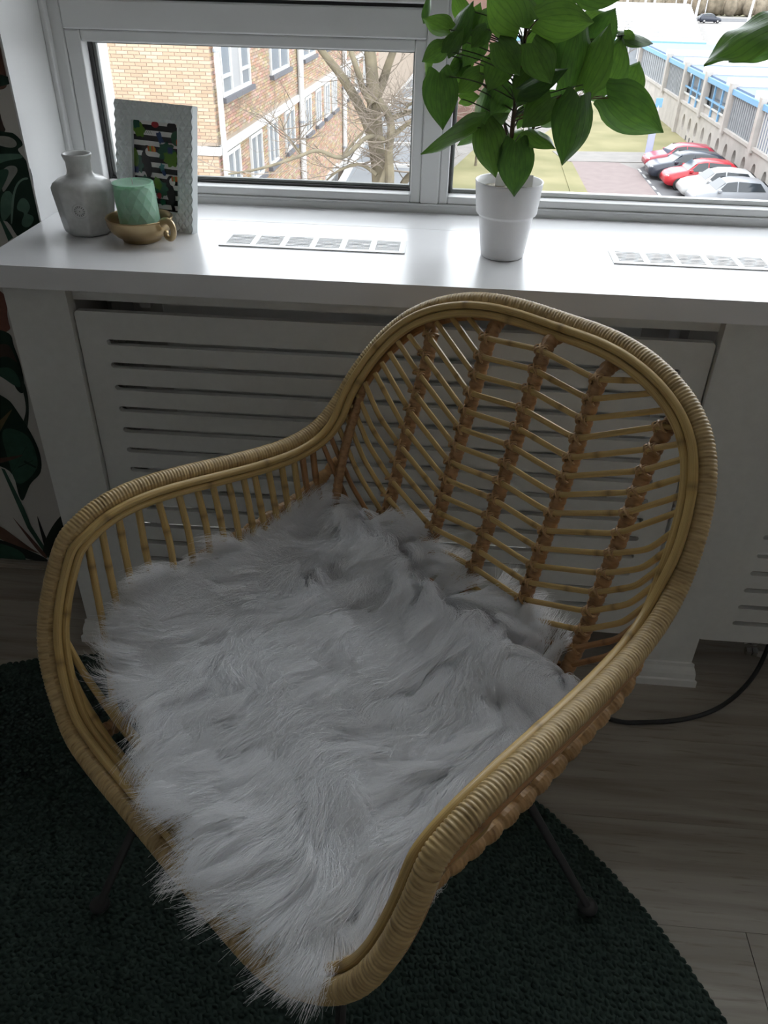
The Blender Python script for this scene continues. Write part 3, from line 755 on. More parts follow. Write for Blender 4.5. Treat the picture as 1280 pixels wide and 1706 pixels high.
for i in range(len(prof)-1):
    for j in range(seg): k = (j+1) % seg; F.append((i*seg+j, i*seg+k, (i+1)*seg+k, (i+1)*seg+j))
m.add(V, F, True); m.build('body', 'stoneware', vase, fix=True)
th0 = math.radians(-80-0); nrm = np.array([math.cos(th0), math.sin(th0), -.13]); nrm /= np.linalg.norm(nrm)
sc = np.array([VC[0], VC[1], SILL+.053])+nrm*.0476; sx_ = np.cross([0, 0, 1.0], nrm); sx_ /= np.linalg.norm(sx_); sz_ = np.cross(nrm, sx_)
def sp_(a, b, d): return sc+sx_*a+sz_*b+nrm*d
m = MB(); ring = [(math.cos(t)*.0125, math.sin(t)*.0125) for t in np.linspace(0, 2*math.pi, 24, endpoint=False)]
m.tube([sp_(a, b, .0002) for a, b in ring], .0007, 6, True); m.build('stamp_ring', 'stoneware', vase)
m = MB(); rg = random.Random(3)
for k in range(14):   # ring of tiny illegible characters
    t = 2*math.pi*k/14
    for q in range(2):
        a0 = (math.cos(t)*(.0066+q*.0016), math.sin(t)*(.0066+q*.0016)); d_ = t+rg.uniform(-.9, .9)+q*1.4
        ln = rg.uniform(.0009, .0017); du = (math.cos(d_)*ln, math.sin(d_)*ln); dv = (-math.sin(d_)*.0004, math.cos(d_)*.0004)
        m.add([sp_(a0[0]-du[0]-dv[0], a0[1]-du[1]-dv[1], .0008), sp_(a0[0]+du[0]-dv[0], a0[1]+du[1]-dv[1], .0008), sp_(a0[0]+du[0]+dv[0], a0[1]+du[1]+dv[1], .0008), sp_(a0[0]-du[0]+dv[0], a0[1]-du[1]+dv[1], .0008)], [(0, 1, 2, 3)])
m.add([sp_(-.0008, -.0008, .0008), sp_(.0008, -.0008, .0008), sp_(.0008, .0008, .0008), sp_(-.0008, .0008, .0008)], [(0, 1, 2, 3)])
m.build('stamp', 'stamp_ink', vase, smooth=False)

# ---- brass bowl candle holder
noisy('old_brass', (.42, .31, .17), (.50, .385, .22), 14, .33, metal=.9)
BC = np.array([-.5285, .1655]); bowl = tag(empty('candle_holder', (BC[0], BC[1], SILL)), 'shallow antique brass bowl candle holder with a curled handle', 'candle holder')
m = MB(); m.lathe([(0, .0005), (.030, .0005), (.0325, .002), (.034, .006), (.043, .011), (.0505, .019), (.0545, .028), (.0555, .036), (.0565, .039), (.0555, .0405), (.053, .039), (.0515, .030), (.047, .020), (.036, .0115), (0, .009)], 48, (BC[0], BC[1], SILL)); m.build('bowl', 'old_brass', bowl, fix=True)
hx = np.array([math.cos(math.radians(-28)), math.sin(math.radians(-28)), 0])
hp = [(.050, .034), (.060, .041), (.071, .042), (.0785, .034), (.0785, .022), (.072, .0145), (.064, .0145), (.060, .020), (.063, .0245)]
P = spline([np.array([BC[0], BC[1], SILL])+hx*a+np.array([0, 0, b]) for a, b in hp], 6)
m = MB(); m.tube(P, np.linspace(.0062, .0038, len(P)), 10); m.build('handle', 'old_brass', bowl)
# ---- candle
m_, nt, p = base('green_wax', (.34, .56, .42), .42); p.inputs['Subsurface Weight'].default_value = .6; p.inputs['Subsurface Radius'].default_value = (.01, .02, .014); p.inputs['Subsurface Scale'].default_value = .6
base('wick', (.75, .73, .68), .8)
CC = np.array([-.5265, .1655]); cz = SILL+.0105; candle = tag(empty('pillar_candle', (CC[0], CC[1], cz)), 'pale green faceted pillar candle leaning in the brass bowl', 'candle')
m = MB(); V = []; F = []; n = 14; rows = [(0, .0), (1, .0135), (0, .027), (1, .0405), (0, .054), (1, .0675), (0, .078), (1, .0815)]
lean = np.array([-.055, .0])
for o_, z in rows:
    for j in range(n):
        t = 2*math.pi*(j+.5*o_)/n; r = .0345
        V.append((CC[0]+lean[0]*z+r*math.cos(t), CC[1]+r*math.sin(t), cz+z+.0005))
for i in range(len(rows)-1):
    o_ = rows[i][0]
    for j in range(n):
        k = (j+1) % n; a, b, c, d = i*n+j, i*n+k, (i+1)*n+j, (i+1)*n+k
        if o_ == 0: F += [(a, b, c), (b, d, c)]
        else: F += [(a, b, d), (a, d, c)]
top0 = len(V); zt = .0845
for rr_, dz in ((.0345, 0), (.0315, .0008), (.028, -.002), (.012, -.0035)):
    for j in range(n*2): t = 2*math.pi*j/(n*2)+math.pi/n; V.append((CC[0]+lean[0]*zt+rr_*math.cos(t), CC[1]+rr_*math.sin(t), cz+zt+dz))
for j in range(n):
    a, b = (len(rows)-1)*n+j, (len(rows)-1)*n+(j+1) % n; c = top0+(2*j) % (2*n); F += [(a, b, top0+(2*j+2) % (2*n), top0+(2*j+1) % (2*n), c)]
for q in range(3):
    for j in range(2*n): k = (j+1) % (2*n); F.append((top0+q*2*n+j, top0+q*2*n+k, top0+(q+1)*2*n+k, top0+(q+1)*2*n+j))
F.append(tuple(top0+3*2*n+j for j in range(2*n))); F.append(tuple(reversed(range(n))))
m.add(V, F, False); m.build('wax', 'green_wax', candle, smooth=False, fix=True)
m = MB(); wz = cz+zt-.004; m.tube(spline([(CC[0]-.0047, CC[1], wz), (CC[0]-.0050, CC[1], wz+.006), (CC[0]-.0055, CC[1]+.001, wz+.011)], 4), .0008, 6); m.build('wick', 'wick', candle)

# ---- picture frame, quilted border, toucan print
base('frame_white', (.70, .74, .74), .5); base('frame_back', (.08, .07, .06), .8); attr_mat('toucan_print', .25, .5)
fa, fb = np.array([-.604, .258]), np.array([-.452, .2085]); fx = np.append((fb-fa)/np.linalg.norm(fb-fa), 0); FWd = np.linalg.norm(fb-fa); FHt = .205
tilt = math.radians(11); fn0 = np.cross(fx, [0, 0, 1.0]); fn0 = -fn0 if fn0[1] > 0 else fn0   # facing the room
fz = np.array([0, 0, 1.0])*math.cos(tilt)-fn0*math.sin(tilt); fnn = fn0*math.cos(tilt)+np.array([0, 0, 1.0])*math.sin(tilt)
forg = np.array([fa[0], fa[1], SILL+.0006]); TH = .016
def fp(a, b, d): return forg+fx*a+fz*b+fnn*d
frame = tag(empty('picture_frame', (fa[0]+.07, fa[1], SILL)), 'white quilted picture frame with a striped toucan and leaf print', 'picture frame')
m = MB(); ix0, ix1, iz0, iz1 = .033, FWd-.0315, .032, FHt-.030
rect = lambda a0, a1, b0, b1: [(a0, b0), (a1, b0), (a1, b1), (a0, b1)]
m.poly_plate(rect(0, FWd, 0, FHt), [rect(ix0, ix1, iz0, iz1)], fp, -TH, -.0015)
m.build('moulding', 'frame_white', frame, fix=True)
# quilted relief: diamond pyramids on the border
m = MB(); N_ = 12; dxq = FWd/N_*1.0; dzq = dxq*1.25
nz_ = int(round(FHt/dzq*2)); dzq = FHt/nz_*2
for r_ in range(0, nz_+1):
    for c_ in range(N_+1):
        ca_, cb_ = (c_+.5*(r_ % 2))*dxq, r_*dzq/2
        pts = [(ca_-dxq/2, cb_), (ca_, cb_-dzq/2), (ca_+dxq/2, cb_), (ca_, cb_+dzq/2)]
        if ix0 < ca_ < ix1 and iz0 < cb_ < iz1: continue
        q = []
        for a, b in pts:
            a = min(max(a, .0003), FWd-.0003); b = min(max(b, .0003), FHt-.0003)
            if ix0 < a < ix1 and iz0 < b < iz1:
                opts = [(abs(a-ix0), (ix0, b)), (abs(a-ix1), (ix1, b)), (abs(b-iz0), (a, iz0)), (abs(b-iz1), (a, iz1))]; a, b = min(opts)[1]
            q.append((a, b))
        ca_ = min(max(ca_, .0003), FWd-.0003); cb_ = min(max(cb_, .0003), FHt-.0003)
        if (q[0][0] >= q[2][0]): continue
        m.add([fp(a, b, -.0014) for a, b in q]+[fp(ca_, cb_, .0022)], [(0, 1, 4), (1, 2, 4), (2, 3, 4), (3, 0, 4)])
m.build('quilted_border', 'frame_white', frame, smooth=False)
m = MB(); layer = [0]
def art2(pts, tone):
    layer[0] += 1; d = -.0085+layer[0]*.00003
    W_, H_ = ix1-ix0, iz1-iz0
    pts = [(min(max(a, 0), 1), min(max(b, 0), 1)) for a, b in pts]
    flat_shape(m, pts, tone, lambda a, b: fp(ix0+a*W_, iz0+b*H_, d))
W1_, K1_ = (.74, .72, .70), (.012, .012, .012)
art2(rect(0, 1, 0, 1), W1_)
for k in range(9): b = .962-k*.118; art2([(0, b-.062), (1, b-.062), (1, b), (0, b)], K1_)
LG, LD, LB, OR, RD = (.10, .22, .02), (.01, .09, .045), (.02, .05, .14), (.55, .12, .03), (.35, .02, .03)
def blob(cx, cy, rx, ry, rot, tone, lobes=0, amp=.0):
    pts = []
    for k in range(22):
        t = 2*math.pi*k/22; r = 1-amp*(.5+.5*math.cos(lobes*t)); x, y = rx*r*math.cos(t), ry*r*math.sin(t)
        pts.append((cx+x*math.cos(rot)-y*math.sin(rot), cy+(x*math.sin(rot)+y*math.cos(rot))*.60))
    art2(pts, tone)
def toucan(cx, cy, s):
    blob(cx, cy, .16*s, .40*s, .25, K1_); blob(cx+.02*s, cy+.24*s, .15*s, .17*s, 0, K1_)
    blob(cx+.07*s, cy+.22*s, .11*s, .13*s, .3, (.8, .78, .74))
    art2([(cx+.03*s, cy+.32*s), (cx+.24*s, cy+.34*s), (cx+.36*s, cy+.29*s), (cx+.35*s, cy+.235*s), (cx+.06*s, cy+.235*s)], OR)
    art2([(cx+.10*s, cy+.325*s), (cx+.16*s, cy+.335*s), (cx+.18*s, cy+.235*s), (cx+.12*s, cy+.235*s)], (.12, .30, .08))
    art2([(cx+.24*s, cy+.335*s), (cx+.29*s, cy+.32*s), (cx+.30*s, cy+.235*s), (cx+.26*s, cy+.235*s)], (.60, .35, .04))
    art2([(cx+.33*s, cy+.31*s), (cx+.40*s, cy+.28*s), (cx+.42*s, cy+.225*s), (cx+.35*s, cy+.235*s)], K1_)
    art2([(cx-.02*s, cy-.20*s), (cx+.12*s, cy-.20*s), (cx+.20*s, cy-.46*s), (cx+.08*s, cy-.44*s)], K1_)
blob(.12, .90, .14, .17, .6, LG, 6, .25); blob(.06, .96, .10, .1, 0, LD, 5, .3)
for k in range(4): art2([(.22+k*.045, .90), (.23+k*.045, .90), (.27+k*.045, .86), (.26+k*.045, .86)], LD)
blob(.48, .97, .08, .06, 0, RD); blob(.84, .97, .10, .07, 0, K1_); blob(.58, .83, .07, .14, .4, LB, 4, .35); blob(.94, .84, .12, .14, 0, (.02, .10, .05)); blob(.97, .80, .04, .07, 0, OR)
blob(.72, .68, .22, .20, .4, LD, 8, .3); blob(.82, .61, .19, .18, -.5, LG, 7, .3); blob(.80, .70, .07, .08, 0, LB, 4, .3)
toucan(.28, .52, .62); blob(.08, .52, .14, .22, .3, LD, 7, .28); blob(.03, .58, .07, .18, .1, LG); blob(.05, .44, .06, .08, 0, LB, 4, .3)
blob(.62, .50, .07, .09, 0, (.03, .16, .16), 5, .4); blob(.66, .44, .04, .06, .5, LB)
toucan(.80, .22, .58); blob(.60, .25, .17, .18, -.3, LD, 8, .28); blob(.52, .31, .09, .14, .4, LG, 6, .2); blob(.55, .17, .05, .06, 0, RD); blob(.63, .10, .08, .07, 0, LD, 5, .3)
blob(.25, .28, .2, .2, .5, LD, 8, .3); toucan(.20, .06, .5); blob(.45, .03, .1, .1, 0, LG, 5, .2)
pt_ = m.build('print', 'toucan_print', frame, smooth=False); pt_['label'] = 'black and white striped print with toucans and jungle leaves'
m = MB(); m.poly_plate(rect(.002, FWd-.002, .002, FHt-.002), [], fp, -TH+.0002, -.0092); m.build('back_panel', 'frame_back', frame, fix=True)
m = MB(); hz = .13; top = fp(FWd/2, hz, -TH); bot = np.array([top[0], top[1], SILL+.0006])-fn0*.052
for_ = [top-fx*.02, top+fx*.02, bot+fx*.026, bot-fx*.026]; V = for_+[q-fn0*.003 for q in for_]
m.add(V, [(0, 1, 2, 3), (7, 6, 5, 4), (0, 4, 5, 1), (1, 5, 6, 2), (2, 6, 7, 3), (3, 7, 4, 0)]); m.build('easel_leg', 'frame_back', frame, fix=True)

# ================================================================== PLANTS
def leaf_mat(name, lo, hi, transl):
    m, nt, p = base(name, lo, .33, 0, .5)
    uv = nd(nt, 'ShaderNodeUVMap'); sep = nd(nt, 'ShaderNodeSeparateXYZ'); nt.links.new(uv.outputs[0], sep.inputs[0])
    # side veins: chevrons running from the midrib towards the tip
    ab = nd(nt, 'ShaderNodeMath', operation='ABSOLUTE'); nt.links.new(sep.outputs['Y'], ab.inputs[0])
    ml = nd(nt, 'ShaderNodeMath', operation='MULTIPLY_ADD'); ml.inputs[1].default_value = -2.3
    nt.links.new(ab.outputs[0], ml.inputs[0]); nt.links.new(sep.outputs['X'], ml.inputs[2])
    wv = nd(nt, 'ShaderNodeMath', operation='MULTIPLY'); wv.inputs[1].default_value = -9.0; nt.links.new(ml.outputs[0], wv.inputs[0])
    sn = nd(nt, 'ShaderNodeMath', operation='SINE'); nt.links.new(wv.outputs[0], sn.inputs[0])
    pw = nd(nt, 'ShaderNodeMapRange'); pw.inputs['From Min'].default_value = .72; pw.inputs['From Max'].default_value = 1.0; nt.links.new(sn.outputs[0], pw.inputs['Value'])
    mid = nd(nt, 'ShaderNodeMapRange'); mid.inputs['From Min'].default_value = .05; mid.inputs['From Max'].default_value = .0; nt.links.new(ab.outputs[0], mid.inputs['Value'])
    mxm = nd(nt, 'ShaderNodeMath', operation='MAXIMUM'); nt.links.new(pw.outputs[0], mxm.inputs[0]); nt.links.new(mid.outputs[0], mxm.inputs[1])
    no = nd(nt, 'ShaderNodeTexNoise'); no.inputs['Scale'].default_value = 5; no.inputs['Detail'].default_value = 3; nt.links.new(uv.outputs[0], no.inputs['Vector'])
    oi = nd(nt, 'ShaderNodeObjectInfo'); av = nd(nt, 'ShaderNodeMath', operation='MULTIPLY_ADD'); av.inputs[1].default_value = .5
    nt.links.new(oi.outputs['Random'], av.inputs[0]); nt.links.new(no.outputs['Fac'], av.inputs[2])
    cr = nd(nt, 'ShaderNodeValToRGB'); cr.color_ramp.elements[0].position = .35; cr.color_ramp.elements[1].position = 1.0
    cr.color_ramp.elements[0].color = rgb(lo); cr.color_ramp.elements[1].color = rgb(hi); nt.links.new(av.outputs[0], cr.inputs[0])
    mx = nd(nt, 'ShaderNodeMix', data_type='RGBA'); nt.links.new(cr.outputs[0], mx.inputs[6]); mx.inputs[7].default_value = rgb([c*.45 for c in lo])
    f2 = nd(nt, 'ShaderNodeMath', operation='MULTIPLY'); f2.inputs[1].default_value = .30; nt.links.new(mxm.outputs[0], f2.inputs[0]); nt.links.new(f2.outputs[0], mx.inputs[0])
    nt.links.new(mx.outputs[2], p.inputs['Base Color'])
    bp = nd(nt, 'ShaderNodeBump'); bp.inputs['Strength'].default_value = .16; bp.inputs['Distance'].default_value = .002; bp.invert = True
    nt.links.new(mxm.outputs[0], bp.inputs['Height']); nt.links.new(bp.outputs[0], p.inputs['Normal'])
    tb = nd(nt, 'ShaderNodeBsdfTranslucent'); hs = nd(nt, 'ShaderNodeHueSaturation'); hs.inputs['Value'].default_value = transl; hs.inputs['Hue'].default_value = .475; hs.inputs['Saturation'].default_value = 1.1
    nt.links.new(mx.outputs[2], hs.inputs['Color']); nt.links.new(hs.outputs[0], tb.inputs[0])
    ms = nd(nt, 'ShaderNodeMixShader'); ms.inputs[0].default_value = .34
    nt.links.new(p.outputs[0], ms.inputs[1]); nt.links.new(tb.outputs[0], ms.inputs[2]); nt.links.new(ms.outputs[0], nt.nodes['Material Output'].inputs[0])
leaf_mat('leaf_green', (.020, .060, .015), (.050, .120, .024), 1.9)
base('stem_brown', (.075, .035, .018), .6); base('petiole', (.035, .05, .02), .5); base('petiole_red', (.12, .035, .02), .5)
noisy('soil', (.35, .31, .25), (.62, .58, .50), 160, .9, bump=.6, lo=.4, hi=.6); noisy('pot_glaze', (.78, .78, .79), (.83, .83, .84), 6, .38)
base('card_white', (.82, .82, .80), .6)
NU, NV = 13, 9
def leaf(parent, B, Tp, wid, mat, curl=.10, droop=.10, face=None, sgn=1):
    """heart-shaped leaf from base B to tip Tp (world), visible width wid (m)"""
    B, Tp = np.array(B, float), np.array(Tp, float); ax = Tp-B; L = np.linalg.norm(ax); ax /= L
    view = CAM-(B+Tp)/2; view /= np.linalg.norm(view)
    if face is not None: view = np.array(face, float)
    n0 = view-(view @ ax)*ax; n0 /= np.linalg.norm(n0); s0 = np.cross(n0, ax)
    full_w = .66*L; tl = math.acos(min(1, max(.18, wid/full_w))) if wid < full_w else 0
    W_ = max(full_w, wid)
    s1 = math.cos(tl)*s0+sgn*math.sin(tl)*n0; n1 = np.cross(ax, s1)
    if n1 @ n0 < 0: n1 = -n1
    m = MB(); V = []; UV = []
    for i in range(NU):
        u = i/(NU-1)
        tt_ = max(0, (u-.3)/.7); hw = W_/2*1.06*(max(0, 1-(abs(u-.30)/.30)**2.4)**.62 if u < .3 else (1-tt_)**1.15*(1+1.15*tt_))
        if u == 1: hw = .0004
        for j in range(NV):
            v = -1+2*j/(NV-1)
            back = -.13*L*max(0, 1-u*3.2)*abs(v)**.8*(1.2 if abs(v) < .99 else .9)     # basal lobes
            x = u*L+back; y = v*hw if u > 0 else v*W_*.30
            z = -curl*L*(abs(v)**1.5)*(hw/(W_/2) if u > 0 else .5)*.9+droop*L*(4*u*(1-u))*.5+.012*L*math.sin(u*9+v*3)
            V.append(B+ax*x+s1*y+n1*z); UV.append((u, v))
    F = [(i*NV+j, i*NV+j+1, (i+1)*NV+j+1, (i+1)*NV+j) for i in range(NU-1) for j in range(NV-1)]
    m.add(V, F, True, UV); return m.build('leaf', mat, parent)
PC = np.array([.0945, .170])
plant = tag(empty('potted_plant', (PC[0], PC[1], SILL)), 'heart-leaved green plant in a white pot standing on the windowsill', 'plant')
def make_pot(parent, c):
    m = MB(); m.lathe([(0, .0005), (.0345, .0005), (.0365, .003), (.0372, .008), (.0445, .066), (.0450, .0685), (.0490, .0705), (.0500, .0725), (.0545, .118), (.0552, .1205), (.0545, .1215), (.0525, .1205), (.0505, .112), (.0495, .104), (.0, .104)], 56, (c[0], c[1], SILL)); po_ = m.build('pot', 'pot_glaze', parent, fix=True)
    m = MB(); m.lathe([(0, .1082), (.03, .1078), (.0500, .1065)], 40, (c[0], c[1], SILL)); m.build('soil', 'soil', parent, fix=True)
make_pot(plant, PC)
soilz = SILL+.107
def P_(u, v, dy): return at(u, v, 1, PC[1]+dy)
trunk = [np.array([PC[0]+.004, PC[1], soilz-.003]), P_(852, 240, 0), P_(858, 180, 0), P_(866, 120, .0), P_(874, 70, .0), P_(880, 10, .0), P_(882, -10, 0)]
trunkS = spline(trunk, 10)
m = MB(); m.tube(trunkS, np.linspace(.0042, .0022, len(trunkS)), 8); m.build('main_stem', 'stem_brown', plant)
for pts in ([(846, 305, .004), (838, 240, .02), (822, 180, .03), (806, 110, .03), (800, 40, .03)], [(858, 305, -.004), (880, 235, -.02), (905, 185, -.03), (935, 160, -.03)], [(852, 300, .01), (842, 210, .03), (815, 150, .035), (775, 120, .035)]):
    m = MB(); q = spline([P_(*p_) for p_ in pts], 8); m.tube(q, np.linspace(.003, .0016, len(q)), 6); m.build('stem', 'stem_brown', plant)
# base pixel, tip pixel, visible width (px), depth of base and tip relative to the pot centre (- = towards room), colour
LV = [((866, 46), (812, -18), 62, -.06, -.07, 'dark'), ((898, 32), (990, 37), 56, -.07, -.09, 'bright'), ((965, -14), (1033, 0), 32, -.03, -.02, 'mid'),
 ((993, 70), (1026, 13), 44, .02, .03, 'bright'), ((972, 146), (1017, 38), 48, -.02, .00, 'mid'), ((1009, 146), (1037, 57), 52, .02, .03, 'bright'),
 ((1044, 150), (1066, 102), 44, .045, .06, 'mid'), ((1012, 160), (1106, 221), 68, -.01, -.03, 'bright'), ((966, 162), (937, 276), 62, -.05, -.08, 'dark'),
 ((918, 163), (870, 213), 46, -.05, -.07, 'mid'), ((868, 150), (947, 114), 32, -.05, -.06, 'dark'), ((886, 72), (919, 140), 52, -.07, -.10, 'dark'),
 ((962, 55), (940, 166), 56, .0, -.01, 'dark'), ((830, 70), (866, 126), 44, -.06, -.08, 'dark'), ((732, 121), (738, 217), 55, -.02, -.03, 'mid'),
 ((742, 76), (703, 103), 30, -.01, -.02, 'blue'), ((750, 50), (705, 31), 30, .0, -.02, 'mid'), ((712, 34), (716, -14), 12, .03, .03, 'bright'),
 ((756, 68), (789, 1), 30, .0, .0, 'mid'), ((745, 88), (773, 46), 27, -.03, -.03, 'mid'), ((785, 46), (801, 4), 24, .03, .03, 'bright'),
 ((812, 47), (785, 80), 28, -.01, -.02, 'mid'), ((761, 140), (778, 82), 32, .02, .02, 'dark'), ((800, 120), (762, 156), 32, .0, -.01, 'dark'),
 ((800, 202), (830, 124), 38, .03, .03, 'dark'), ((834, 192), (838, 118), 40, .035, .035, 'dark'), ((798, 210), (701, 257), 24, -.03, -.07, 'mid'),
 ((814, 211), (849, 188), 22, -.02, -.03, 'mid'), ((800, 224), (762, 243), 16, .02, .03, 'mid'), ((808, 208), (826, 296), 52, -.03, -.05, 'dark'),
 ((860, 237), (857, 328), 58, -.05, -.066, 'dark'), ((870, 222), (833, 240), 20, .0, .0, 'mid'), ((880, 216), (926, 248), 28, -.03, -.06, 'blue'),
 ((903, 211), (941, 206), 8, .0, .01, 'mid'), ((1008, 160), (968, 148), 24, .03, .03, 'mid'), ((1040, 58), (1061, 73), 18, .03, .04, 'bright'),
 ((1034, 53), (1088, 73), 10, .04, .06, 'blue'), ((890, 34), (846, -4), 36, -.03, -.04, 'dark'), ((896, 22), (880, -30), 34, -.01, -.01, 'bright'),
 ((713, 84), (711, 134), 12, .03, .03, 'bright'), ((822, 100), (800, 130), 28, .02, .02, 'mid'), ((905, 100), (885, 150), 44, .02, .02, 'dark'),
 ((970, 40), (1010, 20), 26, .03, .04, 'bright'), ((930, 20), (950, -40), 40, .02, .02, 'mid'), ((860, 110), (845, 60), 34, .04, .04, 'dark'),
 ((775, 30), (755, -12), 26, .03, .03, 'mid'), ((768, 165), (800, 160), 22, .03, .03, 'dark'), ((880, 180), (862, 215), 26, .02, .01, 'dark'), ((850, 30), (862, -40), 34, .02, .02, 'mid'),
 ((802, 58), (772, 112), 38, .01, .0, 'dark'), ((842, 92), (812, 152), 46, .0, -.01, 'dark'), ((850, 142), (818, 194), 40, .01, .0, 'dark'), ((888, 118), (862, 178), 46, -.02, -.03, 'dark'), ((902, 58), (872, 112), 44, .01, .01, 'dark'),
 ((782, 100), (745, 122), 30, .02, .02, 'mid'), ((934, 78), (914, 132), 42, .01, .01, 'dark'), ((792, 18), (772, 60), 30, .02, .02, 'mid'), ((942, 8), (922, 62), 46, .01, .0, 'dark'), ((880, 150), (908, 198), 34, .0, -.02, 'dark'), ((824, 20), (800, 62), 34, .02, .01, 'mid'), ((926, 150), (950, 196), 30, .03, .03, 'mid')]
for k, (b_, t_, w_, db, dt_, cl) in enumerate(LV):
    Bp, Tp = P_(b_[0], b_[1], db), P_(t_[0], t_[1], dt_); dist = np.linalg.norm(Bp-CAM); wm = w_/FPX*dist*.93
    leaf(plant, Bp, Tp, wm, 'leaf_green', curl=.16 if cl != 'blue' else .22, droop=.16, sgn=1 if k % 2 else -1)
    # petiole back to the nearest lower point of the stem
    tgt = trunkS[np.argmin(np.abs(trunkS[:, 2]-(Bp[2]-.035)))] if Bp[2]-.035 > soilz else trunkS[3]
    q = spline([tgt, (tgt+Bp)/2+np.array([0, 0, .006]), Bp+(Tp-Bp)*.05], 5)
    m = MB(); m.tube(q, np.linspace(.0012, .0009, len(q)), 5); m.build('petiole', 'petiole_red' if k in (7, 34, 1) else 'petiole', plant)
# plant label card in the soil
ca0, ca1 = at(866, 309, 1, PC[1]+.016), at(887, 311, 1, PC[1]+.016)
cz1 = at(866, 291, 1, PC[1]+.016)[2]
cd_ = MB(); cd_.box(ca0[0], ca1[0], PC[1]+.0155, PC[1]+.0165, soilz-.003, cz1); cd_.build('care_card', 'card_white', plant)
cd_ = MB(); cd_.box(ca0[0]-.040, ca0[0]-.022, PC[1]+.018, PC[1]+.019, soilz-.003, cz1-.003); cd_.build('care_card', 'card_white', plant)

# second plant whose long leaf reaches into the picture from the right
PC2 = np.array([.735, .20])
plant2 = tag(empty('potted_plant', (PC2[0], PC2[1], SILL)), 'long drooping glossy leaf of a second pot plant at the window edge', 'plant')
make_pot(plant2, PC2)
q = spline([(PC2[0], PC2[1], soilz-.003), (PC2[0]-.01, PC2[1], 1.02), (PC2[0]-.02, PC2[1]-.01, 1.16), (PC2[0]-.02, PC2[1]-.01, 1.26)], 8)
m = MB(); m.tube(q, np.linspace(.005, .003, len(q)), 8); m.build('main_stem', 'stem_brown', plant2)
def long_leaf(B, Tp, W_, mat, nvec, arch, skew=0.0):
    B, Tp = np.array(B), np.array(Tp); ax = Tp-B; L = np.linalg.norm(ax); ax /= L
    n1 = np.array(nvec, float); n1 -= (n1 @ ax)*ax; n1 /= np.linalg.norm(n1); s1 = np.cross(n1, ax); m = MB(); V = []; UV = []; nu, nv = 21, 9
    for i in range(nu):
        u = i/(nu-1); hw = W_/2*(math.sin(math.pi*u**.75)**.75 if 0 < u < 1 else 0)+.0004
        for j in range(nv):
            v = -1+2*j/(nv-1); z = arch*L*4*u*(1-u)-.35*hw*abs(v)**1.4+.006*math.sin(u*14+v*2)*(abs(v))
            V.append(B+ax*u*L+s1*v*hw+n1*z); UV.append((u, v))
    m.add(V, [(i*nv+j, i*nv+j+1, (i+1)*nv+j+1, (i+1)*nv+j) for i in range(nu-1) for j in range(nv-1)], True, UV); return m.build('leaf', mat, plant2)
sb = np.array([PC2[0]-.02, PC2[1]-.01, 1.22])
long_leaf(at(1330, 26, 1, .16), at(1173, 109, 1, .13), .066, 'leaf_green', (-.25, -.62, .75), .10)
long_leaf(at(1345, 46, 1, .185), at(1214, 103, 1, .17), .040, 'leaf_green', (.1, -.9, .3), .05)
for B_ in (at(1330, 26, 1, .16), at(1345, 46, 1, .185)):
    m = MB(); q = spline([sb, (sb+B_)/2+np.array([0, 0, .03]), B_+np.array([-.006, 0, -.001])], 6); m.tube(q, .0018, 6); m.build('petiole', 'petiole', plant2)
for k, (dx_, dy_, dz_) in enumerate(((.14, -.06, .02), (.10, .06, .12), (.02, -.14, .10), (.0, .10, .16))):
    B_ = sb+np.array([dx_, dy_, dz_])*.35+np.array([0, 0, .02]); long_leaf(B_, sb+np.array([dx_*1.2, dy_*1.2, dz_*.2]), .05, 'leaf_green', (0, -.3, 1), .15)
    m = MB(); m.tube(spline([sb-np.array([0, 0, .02]), (sb+B_)/2, B_+np.array([dx_, dy_, 0])*.03], 5), .0018, 6); m.build('petiole', 'petiole', plant2)

# ================================================================== OUTSIDE, SEEN FROM AN UPPER FLOOR (ground 9 m below our floor)
GZ = -9.0
noisy('asphalt', (.085, .085, .09), (.11, .11, .115), .8, .9); noisy('pale_paving', (.18, .17, .16), (.23, .215, .20), 1.2, .9)
noisy('pink_paving', (.175, .135, .13), (.205, .165, .155), 2, .9); noisy('winter_grass', (.14, .135, .055), (.24, .215, .11), .35, .95, detail=8)
noisy('road_marking', (.40, .40, .40), (.45, .45, .45), 3, .8); noisy('concrete', (.36, .335, .31), (.45, .42, .39), 1.5, .85, detail=6)
noisy('mortar', (.27, .215, .165), (.31, .25, .195), 8, .9); attr_mat('brick_joined', .85, .3, .12, 6)
m, nt, p = base('brick', (.5, .3, .18), .85); oi = nd(nt, 'ShaderNodeObjectInfo'); cr = nd(nt, 'ShaderNodeValToRGB'); cr.color_ramp.elements[0].color = rgb((.30, .205, .135)); cr.color_ramp.elements[1].color = rgb((.385, .285, .205))
k = cr.color_ramp.elements.new(.5); k.color = rgb((.345, .245, .165)); nt.links.new(oi.outputs['Random'], cr.inputs[0]); nt.links.new(cr.outputs[0], p.inputs['Base Color'])
base('facade_white', (.50, .495, .48), .7); base('far_glass', (.16, .18, .20), .15); base('curtain', (.28, .28, .28), .8); base('slate_sill', (.10, .10, .11), .8)
noisy('grey_roof', (.15, .16, .17), (.19, .20, .21), .5, .9); base('blue_paint', (.16, .33, .52), .6); base('blue_roof', (.12, .16, .24), .7); noisy('sheet_metal', (.22, .235, .25), (.27, .285, .30), 2, .6)
noisy('bark', (.10, .085, .06), (.20, .17, .11), 3, .95, detail=6); noisy('twig', (.16, .13, .10), (.24, .20, .16), 2, .95)
